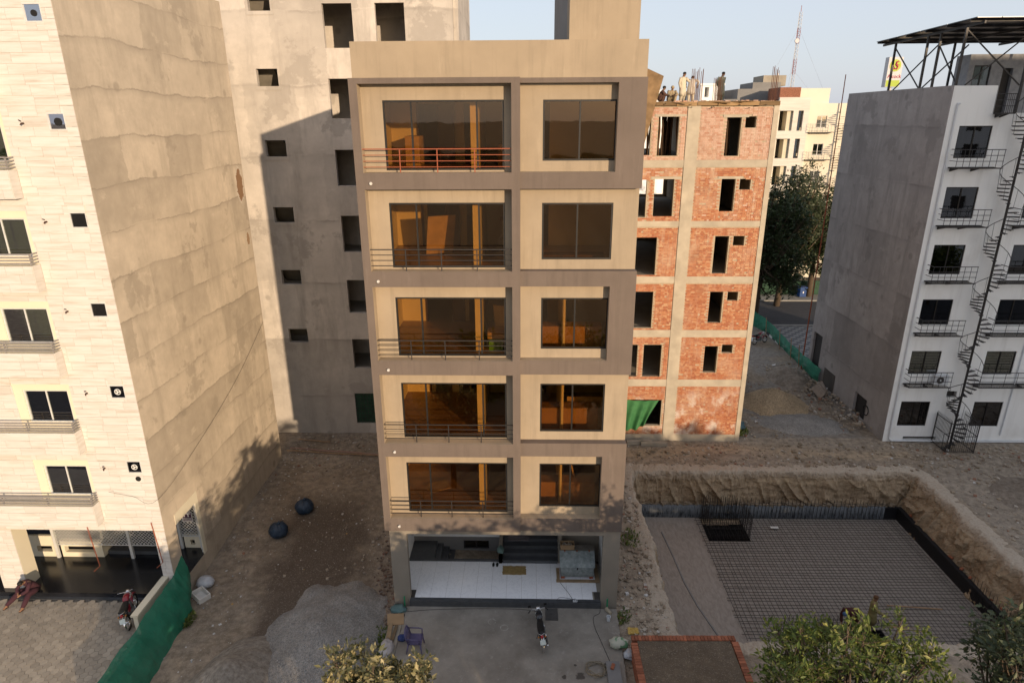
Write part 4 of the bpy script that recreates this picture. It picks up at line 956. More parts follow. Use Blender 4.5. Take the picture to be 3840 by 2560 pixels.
# ------------------------------------------------------------------ loose stuff on the ground
def stones(name, n, area, smin, smax, mat, label, zf=gh, dens=None, flat=.6):
    m_ = MB(); c = 0; tries = 0
    while c < n and tries < n*30:
        tries += 1; x, y = rnd.uniform(area[0], area[1]), rnd.uniform(area[2], area[3])
        if dens and rnd.random() > dens(x, y): continue
        s_ = smin*(smax/smin)**(rnd.random()**2.2); a = rnd.random()*6.3; z = zf(x, y)+s_*.15
        pts = []
        for (u, v, q) in ((-1,-1,-1),(1,-1,-1),(1,1,-1),(-1,1,-1),(-1,-1,1),(1,-1,1),(1,1,1),(-1,1,1)):
            u, v, q = u*rnd.uniform(.5,1), v*rnd.uniform(.4,.9), q*rnd.uniform(.5,1)*flat
            pts.append((x+s_*.5*(u*math.cos(a)-v*math.sin(a)), y+s_*.5*(u*math.sin(a)+v*math.cos(a)), z+s_*.5*q))
        m_.add(pts, [(4,5,6,7),(0,1,5,4),(1,2,6,5),(2,3,7,6),(3,0,4,7)]); c += 1
    o = m_.build(name, mat); o['kind'] = 'stuff'; o['label'] = label; return o
def M_rubble(name, stops):
    s = N(name); col = s.ramp(s.n('NewGeometry').outputs['Random Per Island'], stops, 'CONSTANT'); col = s.mix(s.mapr(s.noise(s.pos(), 30, 5), .4, .7, .35, 0), col, (.12,.10,.08)); return s.fin(col, .95, 0, .15)
rub = M_rubble('mixed_rubble', [(0,(.35,.285,.21)),(.3,(.42,.345,.26)),(.5,(.27,.21,.155)),(.68,(.46,.40,.33)),(.80,(.30,.15,.10)),(.85,(.50,.46,.41)),(.93,(.29,.245,.20)),(.985,(.65,.64,.62))])
rub_w = M_rubble('paper_scraps', [(0,(.55,.54,.52)),(.4,(.65,.64,.62)),(.7,(.35,.33,.30)),(.9,(.25,.35,.45)),(.96,(.5,.3,.08))])
rub_d = M_rubble('dark_rubble', [(0,(.13,.085,.065)),(.3,(.19,.13,.10)),(.5,(.10,.07,.055)),(.7,(.24,.20,.17)),(.85,(.22,.09,.06)),(.95,(.34,.32,.29))])
stones('rubble', 2300, (-8.5,0,2,14.8), .02, .16, rub, 'scattered rubble and broken mortar over the empty plot', dens=lambda x, y: .15+.85*sm((y-9)/3) if x < -2 else .7)
stones('rubble', 2400, (-1.7,.15,-4.5,12), .03, .16, rub_d, 'dark red brown rubble along left foot of tan house', dens=lambda x, y: sm((x+1.7)/1.1))
stones('litter', 420, (-8.4,-.6,-3.5,13), .025, .13, rub_w, 'white paper scraps and litter on the empty plot', flat=.15, dens=lambda x, y: .35+.65*(x < -6.3))
stones('rubble', 2400, (8.85,10.7,-3,12), .02, .2, rub, 'rubble on the bank between tan house and pit', dens=lambda x, y: .6)
stones('rubble', 2600, (10.5,36,11.2,14.1), .02, .19, rub, 'stones and spoil along the far edge of the pit', dens=lambda x, y: .35+.65*sm((11.9-y)/.5) if x < 26 else .8)
stones('rubble', 1500, (27,36,2,13.5), .03, .22, rub, 'broken rubble on the ground in front of white building')
stones('rubble', 1600, (22.5,26.6,15.5,27), .03, .3, rub, 'rubble heap along the dark grey side wall', dens=lambda x, y: sm((x-22.5)/2.6), zf=lambda x, y: gh(x,y)+.25*sm((x-24)/2)*sm((25-y)/3))
stones('rubble', 1100, (17.9,22,14.5,26), .03, .2, rub, 'rubble beside the brick building')
stones('clods', 200, (10.6,30,10.9,13.9), .08, .34, soil_mat('clod_earth', False, (.36,.285,.20), 2.), 'earth clods along the far lip of the pit', flat=.7)
stones('clods', 120, (9.4,10.7,-1,10.5), .06, .2, bpy.data.materials['clod_earth'], 'earth clods on the left lip of the pit', flat=.7)
stones('clods', 260, (11.3,25.5,9.6,10.3), .08, .3, bpy.data.materials['clod_earth'], 'earth fallen behind the film wall', zf=lambda x, y: -2.2 if y < 10 else -1.75, dens=lambda x, y: 1 if y > 10.15 else 0, flat=.7)
# gravel and sand heaps: height-field mounds
def heap(name, cx, cy, rx, ry, h, mat, label, n=60, rough=.05, seed=0, power=1.15, base=None):
    rows = []
    for j in range(n+1):
        row = []
        for i in range(n+1):
            u, v = 2*i/n-1, 2*j/n-1; x, y = cx+u*rx, cy+v*ry
            r_ = math.hypot(u, v)*(1+.18*fbm(x,y,.6,seed)); z = h*max(0, 1-r_**power)+rough*fbm(x,y,1.6,seed)*sm(1.3-r_)
            row.append((x, y, gh(x,y)+z-.06 if r_ < 1.02 else gh(x,y)-.12))
        rows.append(row)
    m_ = MB(); m_.loft(rows, cap=False, closed=False); o = m_.build(name, mat, smooth=True); o['kind'] = 'stuff'; o['label'] = label
def heap_h(x, y, cx, cy, rx, ry, h, seed, power, rough):
    u, v = (x-cx)/rx, (y-cy)/ry; r_ = math.hypot(u, v)*(1+.18*fbm(x,y,.6,seed)); return gh(x,y)+h*max(0,1-r_**power)+rough*fbm(x,y,1.6,seed)*sm(1.3-r_)-.06
def gravel_mat(name, c, sc):
    s = N(name); p = s.pos(); vo = s.n('TexVoronoi'); s.l(p, vo.inputs['Vector']); vo.inputs['Scale'].default_value = sc
    col = s.mix(s.mapr(s.noise(p, 1.2, 6), .35, .65), tuple(k*.78 for k in c), c); bwv = s.n('RGBToBW'); s.l(vo.outputs['Color'], bwv.inputs[0]); col = s.mix(1., col, s.ramp(bwv.outputs[0], [(.1,(.68,.68,.68)),(.9,(1.2,1.2,1.2))]), 'MULTIPLY'); s.bump(vo.outputs['Distance'], .8, .04); return s.fin(col, .95, 0, .15)
grav = gravel_mat('grey_gravel', (.31,.29,.265), 24); sandm = soil_mat('grey_sand', False, (.37,.33,.28), 2.)
heap('gravel_heap', -2.3, -1.7, 2.5, 3.9, 1.25, grav, 'grey gravel heap in the empty plot beside tan house', seed=3)
stones('gravel', 3600, (-5,.1,-5,2.3), .02, .05, M_rubble('gravel_bits', [(0,(.24,.235,.23)),(.3,(.32,.315,.305)),(.6,(.40,.39,.375)),(.85,(.19,.185,.18))]), 'loose stones over the gravel heap', zf=lambda x, y: heap_h(x,y,-2.3,-1.7,2.5,3.9,1.25,3,1.15,.05), dens=lambda x, y: 1. if ((x+2.3)/2.3)**2+((y+1.7)/3.6)**2 < 1 else 0)
heap('sand_heap', -4.75, -3.7, 1.8, 2.7, 1.35, sandm, 'pale sand heap with a ridge in front of the gravel', seed=8, power=1.0)
tang = gravel_mat('tan_gravel', (.40,.30,.19), 16)
heap('gravel_heap', 21.8, 19.6, 2.3, 2.3, 1.25, tang, 'tan gravel heap between brick and white buildings', seed=5, power=1.1)
heap('earth_mound', 19.6, 22.5, 1.5, 2.6, .6, soil_mat('mound_earth', False, (.30,.25,.20), 1.5), 'low earth mound in the lane beside brick building', seed=12, rough=.12)
heap('earth_mound', 24.6, 24.0, 1.6, 2.8, .75, bpy.data.materials['mound_earth'], 'rubble and earth mound beside the dark green screen', seed=13, rough=.15)
heap('earth_mound', 31.5, 8.5, 3.0, 2.2, .45, bpy.data.materials['mound_earth'], 'low spoil mound on the ground right of the pit', seed=14, rough=.12)
heap('gravel_heap', 22.5, 16.6, 3.0, 1.8, .35, grav, 'low spread of grey gravel in front of tan heap', seed=6, power=1.4)
# ------------------------------------------------------------------ distant buildings, mast, sign
def text_mb(txt, size, origin, depth=.02):
    cu = bpy.data.curves.new('lettering', 'FONT'); cu.body = txt; cu.size = size; cu.extrude = depth/2; cu.resolution_u = 3
    o = bpy.data.objects.new('lettering', cu); COL.objects.link(o); dg = bpy.context.evaluated_depsgraph_get(); me_ = o.evaluated_get(dg).to_mesh()
    m_ = MB(); m_.add([(origin[0]+v.co.x, origin[1]-v.co.z, origin[2]+v.co.y) for v in me_.vertices], [tuple(p.vertices) for p in me_.polygons])
    bpy.data.objects.remove(o); bpy.data.curves.remove(cu); return m_
YF = 55.
fb = thing('far_block', 'far cream building with marble strip and fire escape balconies across road', 'building', (38,60,0))
mar = M('veined_marble', (.62,.58,.52), .2, 1.5, .6, .05, stretch=(.3,.3,3)); fcream = M('far_cream', (.66,.60,.49), .06, 1, .8, .05)
o1 = []; o2 = []
for k in range(6):
    z = 16.77-2.92*k; o1 += [(32.72,34.27,z,z+2.08),(34.82,35.37,z,z+2.08)]; o2 += [(37.1,38.2,z+.27,z+1.53),(41.9,43.0,z+.27,z+1.53),(40.6,41.1,z+.9,z+1.3)]
MB().wall(32.6, 35.95, 0, 20.22, YF, YF+.3, o1).build('marble_wall', mar, fb)
w = MB(); w.wall(35.95, 47, 0, 19.6, YF+.5, YF+.8, o2); w.box(35.95,36.1,YF,YF+.5,0,19.6); w.build('cream_wall', fcream, fb)
w = MB(); w.box(34.9,38.25,YF+.81,YF+5,19.3,21.15); w.build('roof_room', fcream, fb); MB().box(32.65,34.88,YF+.32,YF+4,20.0,21.25).build('brick_parapet', bm_i if False else M('far_brick', (.30,.13,.08), .5, 9, .9, .3), fb)
w = MB(); w.box(32.6,47,YF+6,YF+6.3,0,19.5); w.box(32.6,47,YF+.85,YF+6,19.1,19.29); w.build('rear_wall', fcream, fb)
MB().box(32.62,32.9,YF+.31,YF+6,0,19.9).build('left_wall', fcream, fb)
for k in range(6):
    z = 16.77-2.92*k
    sliding_window(fb, 37.1, 38.2, z+.27, z+1.53, YF+.6, fmat=alu_white, gmat=glass_green, fr=.05); sliding_window(fb, 41.9, 43.0, z+.27, z+1.53, YF+.6, fmat=alu_white, gmat=glass_green, fr=.05)
    MB().box(33.7,34.25,YF+.31,YF+1.5,z,z+2.08).build('room_wall', beige_room, fb); MB().box(34.85,35.33,YF+.4,YF+.45,z+.05,z+2.0).build('tall_window', glass_green, fb)
    MB().box(32.95,47,YF+.85,YF+5.9,z-.35,z-.1).build('floor_slab', void, fb)
    L = z-.15
    for (xa, xb) in ((36.1,39.0),(40.6,47)):
        b = MB(); b.box(xa,xb,YF-.4,YF+.5,L-.06,L); b = b.build('walkway', steel_dark, fb)
        for q in (.3,.6,.9): MB().box(xa,xb,YF-.4,YF-.37,L+q-.015,L+q+.015).build('rail', steel_grey, b)
        for q in range(6): MB().box(xa+(xb-xa)*q/5-.015,xa+(xb-xa)*q/5+.015,YF-.42,YF-.39,L,L+.9).build('post', steel_grey, b)
MB().tube([(39.8,YF-.4,0),(39.8,YF-.4,20)], .07, 8).build('stair_pole', steel_grey, fb)
a = 0.; z = .2; tf = MB().prism([(.05,-.05),(.9,-.2),(.9,.2),(.05,.05)], -.02, .02).mesh('tread', steel_grey)
while z < 19: inst(tf, 'tread', (39.8,YF-.4,z), fb, (0,0,a)); z += .24; a += R(27)
gs = thing('grey_stepped_house', 'unfinished grey stepped concrete house behind brick building', 'building', (31,62,0))
w = MB(); w.box(28,34.6,60,66,0,20.2); w.build('wall', conc_dk, gs); w = MB(); w.wall(29.5,34.6,20.2,21.3,60.0,66,[(33.0,33.5,20.2,21.0)]); w.build('upper_wall', conc_dk, gs)
MB().box(31.2,34.4,60.2,65,21.3,22.0).build('upper_room', conc_dk, gs); MB().box(32.4,35.0,60.4,64,21.6,22.75).build('water_tank', concrete, gs); MB().tube([(34.2,61,22.75),(34.2,61,23.0)], .12, 10).build('tank_lid', pvc, gs)
for i, (x0, x1, z1, y, lab) in enumerate(((25.7,28.4,22.0,62,'white roof room behind man in grey green clothes'),(18,21.7,21.4,64,'low white house behind the squatting workers'),(21.9,25.7,20.1,66,'white house behind the two standing workers'))):
    t = thing('white_house', lab, 'building', ((x0+x1)/2,y,0), 0, 'white houses beyond the brick roof')
    w = MB(); w.wall(x0, x1, 0, z1, y, y+5, [(x0+.5,x0+1.0,z1-1.5,z1-.4)] if i == 0 else []); w.build('wall', white_wall, t); MB().box(x0-.1,x1+.1,y-.1,y+.0,z1-.2,z1).build('cornice', white_wall, t)
    if i == 2:
        for q in range(2): MB().box(x0+.9+1.6*q,x0+1.5+1.6*q,y-.22,y-.1,z1,z1+1.2).build('chimney', conc_dk, t)
an = thing('radio_mast', 'tall thin red and white lattice radio mast against the sky', 'mast', (43.1,80,0))
red_p, wht_p = M('mast_red', (.30,.11,.10), .1), M('mast_white', (.55,.55,.56), .1)
for s_ in range(8):
    z0, z1 = 16+2*s_, 18+2*s_; m_ = MB(); cs = [(43.1+.26*math.cos(R(90+120*k)), 80+.26*math.sin(R(90+120*k))) for k in range(3)]
    for c in cs: m_.tube([(*c,z0),(*c,z1)], .027, 5)
    for k in range(3):
        for q in range(4):
            p, r_ = cs[k], cs[(k+1)%3]; m_.tube([(*p,z0+.5*q),(*r_,z0+.5*q+.5)], .018, 4); m_.tube([(*p,z0+.5*q),(*r_,z0+.5*q)], .016, 4)
    m_.build('mast_section', red_p if s_ % 2 == 0 else wht_p, an)
MB().tube([(43.1,80,0),(43.1,80,16)], .25, 6).build('mast_base', wht_p, an); MB().disc((42.9,79.6,28.3), .3, .2, 'y', 14).build('dish', wht_p, an); MB().tube([(43.1,80,32),(43.1,80,32.8)], .04, 5).build('tip', red_p, an)
for p in ((36,78,17),(50,79,17),(46,90,17)):
    MB().tube([(43.1,80,30),p], .008, 4).build('guy_wire', steel_grey, an); MB().tube([(43.1,80,24.5),p], .008, 4).build('guy_wire', steel_grey, an)
sg = thing('sign_box', 'roadside sign box with round lime emblem and red lettering beneath the solar canopy', 'sign', (52.4,70.5,0))
MB().box(51.25,53.05,70,70.9,21.8,25.35).build('case', wht_p, sg); MB().box(51.3,53.0,69.985,69.998,21.85,22.6).build('green_band', M('lime', (.36,.45,.08), .05), sg)
MB().disc((52.15,69.985,24.35), .72, .02, 'y', 28).build('emblem_disc', M('lime_yellow', (.40,.46,.09), .05), sg)
em = MB(); em.tube([(52.5,69.96,24.85),(52.25,69.96,24.75),(52.2,69.96,24.45),(52.45,69.96,24.2),(52.35,69.96,23.95),(52.0,69.96,23.95),(51.75,69.96,23.75)], [.06,.1,.11,.1,.09,.06,.02], 8); em.tube([(52.2,69.96,24.45),(52.65,69.96,24.4)], [.07,.03], 6); em.tube([(52.1,69.96,24.0),(51.85,69.96,24.4)], [.06,.02], 6); mag = M('magenta_print', (.36,.03,.07), .05); em.build('emblem_figure', mag, sg)
text_mb('Alcock', .62, (51.36,69.975,22.86)).build('lettering', mag, sg); MB().box(52.0,52.3,70.3,70.6,0,21.8).build('post', steel_grey, sg); MB().box(53.052,53.07,70.02,70.88,21.82,25.3).build('side_panel', M('sign_side', (.7,.66,.56), .05), sg)
tag(MB().tube([(26.2,26,0),(26.25,26,10),(26.2,26,20.8)], [.05,.045,.03], 8).build('rusty_pole', rust_red), 'tall thin rusty steel pole behind the dark grey wall', 'pole')
# the open country behind the viewpoint, as the window panes mirror it: a low irregular belt of trees
fwm = MB()
for k in range(1500):
    x = rnd.uniform(-420,420); y = -190-rnd.random()*60-abs(x)*.05; r_ = rnd.uniform(2,5.5)*(1+.5*nz(x,0,.02,3)); fwm.ell((x,y,r_*.55+.3*r_*rnd.random()), r_, r_, r_*rnd.uniform(.6,1.0), 7, 5)
o = fwm.build('far_woods', M('far_foliage', (.05,.065,.035), .4, .3, .95, .5, 2)); o['kind'] = 'stuff'; o['label'] = 'distant belt of trees across the open land'
# ------------------------------------------------------------------ people
skin_m = M('skin', (.23,.125,.075), .12, 6, .6, .05, world=False); hair_m = M('black_hair', (.012,.010,.009), .3, 20, .6, .2, world=False); sandal = M('sandal', (.04,.025,.018), .2, 5, .7, .1, world=False)
def person(label, loc, rz, shirt, trouser, J=None, hem=.42, hair=hair_m, skirt=True, head=(0,0), scl=1., group=None):
    j = dict(pel=(0,0,.95), chest=(0,.01,1.30), neck=(0,.0,1.47), headc=(0,-.02,1.60), shL=(.19,0,1.41), shR=(-.19,0,1.41), elL=(.25,.03,1.13), elR=(-.25,.03,1.13), wrL=(.25,-.05,.89), wrR=(-.25,-.05,.89),
             hipL=(.095,0,.92), hipR=(-.095,0,.92), knL=(.11,-.03,.50), knR=(-.11,-.03,.50), anL=(.11,.03,.08), anR=(-.11,.03,.08))
    j.update(J or {}); j = {k: Vector(v) for k, v in j.items()}
    t = thing('person', label, 'person', loc, rz, group)
    V, E, Rr = [], [], []
    def v(p, r, par=None):
        V.append(tuple(p)); Rr.append(r); i = len(V)-1
        if par is not None: E.append((par, i))
        return i
    pe = v(j['pel'], .12); sp = v(j['pel'].lerp(j['chest'], .5), .115, pe); ch = v(j['chest'], .12, sp); nk = v(j['neck'], .055, ch)
    hd = j['headc']-j['neck']; hb = v(j['neck']+hd*.55, .068, nk); hc = v(j['headc'], .088, hb); v(j['headc']+hd.normalized()*.075, .072, hc)
    fwd = Vector((math.sin(head[0])*math.cos(head[1]), -math.cos(head[0])*math.cos(head[1]), -math.sin(head[1])))
    v(j['headc']+fwd*.085-Vector((0,0,.02)), .02, hc)
    for s_ in 'LR':
        a = v(j['sh'+s_], .062, ch); b = v(j['el'+s_], .043, a); c = v(j['wr'+s_], .03, b); d = (j['wr'+s_]-j['el'+s_]).normalized(); side = d.orthogonal().normalized(); oth = d.cross(side)
        h_ = v(j['wr'+s_]+d*.07, .034, c)
        for q, (o_, L) in enumerate(((-.03,.075),(-.01,.09),(.01,.085),(.03,.065))):
            f1 = v(j['wr'+s_]+d*(.09+L*.4)+oth*o_, .0095, h_); v(j['wr'+s_]+d*(.08+L)+oth*o_*1.1+side*.02, .008, f1)
        th = v(j['wr'+s_]+d*.06+oth*.045, .011, h_); v(j['wr'+s_]+d*.10+oth*.06, .009, th)
        a = v(j['hip'+s_], .095, pe); b = v(j['kn'+s_], .06, a); c = v(j['an'+s_], .042, b); dz_ = j.get('toe'+s_, j['an'+s_]+Vector((0,-.15,-.04))); v(j['an'+s_]+Vector((0,.04,-.045)), .035, c); v(dz_, .032, c)
    me_ = bpy.data.meshes.new('body'); me_.from_pydata(V, E, []); me_.materials.append(skin_m); ob = bpy.data.objects.new('body', me_); COL.objects.link(ob); ob.parent = t; WL[ob] = WL[t]
    sk = ob.modifiers.new('skin', 'SKIN'); sk.use_smooth_shade = True
    for i, d in enumerate(ob.data.skin_vertices[0].data): d.radius = (Rr[i], Rr[i]); d.use_root = i == 0
    ob.modifiers.new('sub', 'SUBSURF').levels = 1
    def ring(c, rx, ry, n=18, fold=.0, ph=0., ax=None):
        q_ = Vector((0,0,1)).rotation_difference(ax) if ax is not None else None
        pts_ = [Vector((rx*math.cos(2*math.pi*k/n)*(1+fold*math.sin(5*2*math.pi*k/n+ph)), ry*math.sin(2*math.pi*k/n)*(1+fold*math.sin(4*2*math.pi*k/n+ph)), 0)) for k in range(n)]
        return [Vector(c)+(q_@v_ if q_ else v_) for v_ in pts_]
    kz = MB(); n_ = j['neck']; c_ = j['chest']; p_ = j['pel']
    sa = (n_-p_).normalized(); rr = [ring(n_, .07,.065,ax=sa), ring(n_.lerp(c_,.3), .175,.10,ax=sa), ring(c_+sa*.05, .21,.135,fold=.01,ax=sa), ring(c_.lerp(p_,.5), .20,.145,fold=.02,ax=sa), ring(p_, .21,.155,fold=.03,ax=(sa+Vector((0,0,1))).normalized())]
    if skirt:
        km = (j['knL']+j['knR'])/2; hz_ = hem
        for q in (.33,.66,1.): 
            z = p_.z+(hz_-p_.z)*q; cc = p_.lerp(km, min(1,q)); cc.z = z; rr.append(ring(cc, .215+.035*q, .16+.03*q, fold=.03+.05*q, ph=q))
    kz.loft(rr)
    for s_ in 'LR': kz.tube([j['sh'+s_]+Vector((0,0,.01)), j['sh'+s_].lerp(j['el'+s_],.5), j['el'+s_], j['el'+s_].lerp(j['wr'+s_],.6), j['wr'+s_]], [.085,.075,.066,.06,.056], 10)
    kz.build('shirt', shirt, t, smooth=True, local=True)
    tr = MB()
    for s_ in 'LR': tr.tube([j['hip'+s_], j['hip'+s_].lerp(j['kn'+s_],.5), j['kn'+s_], j['kn'+s_].lerp(j['an'+s_],.5), j['an'+s_]+Vector((0,0,.02))], [.135,.125,.105,.095,.07], 12)
    tr.build('trousers', trouser, t, smooth=True, local=True)
    hh = MB(); hh.ell(j['headc']+hd.normalized()*.045-fwd*.018, .098, .104, .085, 14, 8); hh.build('hair', hair, t, smooth=True, local=True)
    ey = MB(); rgt = fwd.cross(Vector((0,0,1))).normalized()
    for s_ in (-1,1): ey.ell(j['headc']+fwd*.082+rgt*.032*s_+Vector((0,0,.012)), .011, .011, .008, 6, 5)
    ey.build('eyes', hair_m, t, local=True)
    er = MB()
    for s_ in (-1,1): er.ell(j['headc']+rgt*.09*s_, .02, .02, .03, 6, 5)
    er.build('ears', skin_m, t, local=True)
    sh = MB()
    for s_ in 'LR':
        a = j['an'+s_]; toe = j.get('toe'+s_, a+Vector((0,-.15,-.04))); sh.loft([ring(a+Vector((0,.05,-.075)), .04,.05,8), ring((a+toe)/2+Vector((0,0,-.05)), .05,.10,8), ring((a+toe)/2+Vector((0,0,-.03)), .04,.09,8)])
    sh.build('sandals', sandal, t, local=True)
    if scl != 1: t.scale = (scl,)*3
    return t
def C(n, c): return M('cloth_'+n, c, .22, 5, .9, .3, 35, world=False)
cr1, cr2, gg, olv, dbr, bge, grs, mar_, drk = C('cream',(.55,.48,.36)), C('ivory',(.58,.51,.42)), C('grey_green',(.27,.25,.17)), C('olive',(.20,.17,.07)), C('dark_brown',(.10,.05,.035)), C('beige',(.36,.28,.17)), C('green',(.03,.12,.06)), C('maroon',(.05,.018,.026)), C('dark_red',(.055,.018,.016))
RZ = 18.93
person('man in long cream tunic, tallest of the two standing together on brick roof', (14.25,20,RZ), R(35), cr1, cr1, dict(elL=(.36,-.12,1.22), wrL=(.55,-.22,1.2), elR=(-.26,.04,1.13), wrR=(-.22,-.02,.88), headc=(.02,-.05,1.60)), head=(.3,.35), group='men on the brick roof')
person('man in ivory tunic stooping with raised elbow behind the starter bars', (14.75,20,RZ), R(160), cr2, cr1, dict(chest=(0,-.16,1.22), neck=(0,-.28,1.34), headc=(0,-.36,1.42), shL=(.19,-.2,1.30), shR=(-.19,-.2,1.30), elL=(.40,-.22,1.26), wrL=(.36,-.32,1.02), elR=(-.36,-.2,1.2), wrR=(-.3,-.34,.98)), hem=.52, head=(0,.5))
person('man in grey green tunic standing alone on brick roof, hands behind back', (16.47,20,RZ), R(30), gg, gg, dict(elL=(.27,.1,1.14), wrL=(.08,.17,.95), elR=(-.27,.1,1.14), wrR=(-.06,.19,.97), headc=(.02,-.05,1.59)), head=(.4,.5))
SQ = dict(pel=(0,.12,.26), chest=(0,-.08,.60), neck=(0,-.14,.76), headc=(0,-.19,.88), shL=(.19,-.1,.70), shR=(-.19,-.1,.70), elL=(.27,-.3,.52), elR=(-.27,-.3,.52), wrL=(.12,-.5,.48), wrR=(-.12,-.5,.48), hipL=(.1,.1,.25), hipR=(-.1,.1,.25), knL=(.2,-.25,.50), knR=(-.2,-.25,.50), anL=(.16,-.08,.08), anR=(-.16,-.08,.08))
person('man in dark brown squatting at edge of brick roof, turned right', (13.0,20,RZ-.02), R(75), dbr, dbr, SQ, skirt=False, head=(.2,.5))
person('man in beige with pale head cloth squatting on brick roof facing us', (13.62,20,RZ-.02), R(5), bge, bge, SQ, skirt=False, hair=bge, head=(0,.6))
person('man in dark green crouching beside the plywood sheet on brick roof', (12.55,20.3,RZ), R(60), grs, dbr, SQ, skirt=False, head=(.2,.4))
SIT = dict(pel=(0,.05,.10), chest=(0,-.22,.50), neck=(0,-.33,.62), headc=(0,-.45,.66), shL=(.19,-.26,.58), shR=(-.19,-.26,.58), elL=(.24,-.50,.36), elR=(-.24,-.50,.36), wrL=(.10,-.62,.28), wrR=(-.10,-.60,.28), hipL=(.1,.0,.10), hipR=(-.1,.0,.10), knL=(.24,-.48,.18), knR=(-.24,-.48,.18), anL=(.30,-.86,-.13), anR=(-.42,-.90,-.13))
person('man in maroon clothes sitting hunched on black porch step at left', (-14.25,.25,.56), R(-12), mar_, mar_, SIT, skirt=False, head=(0,1.0))
person('worker in olive tunic standing on the rebar mat, arm out', (19.85,1.95,-2.40), R(60), olv, olv, dict(elR=(-.32,-.15,1.2), wrR=(-.30,-.42,1.15)), hair=C('brown_cap',(.12,.06,.03)), head=(0,.7))
BEND = dict(chest=(0,-.40,1.12), neck=(0,-.56,1.16), headc=(0,-.68,1.13), shL=(.19,-.44,1.14), shR=(-.19,-.44,1.14), elL=(.24,-.55,.85), elR=(-.24,-.55,.85), wrL=(.12,-.66,.62), wrR=(-.12,-.66,.62))
person('worker in dark red bending over the bars, wearing blue cap', (19.1,1.9,-2.40), R(-60), drk, drk, BEND, hem=.6, hair=C('blue_cap',(.05,.10,.2)), head=(0,1.2))
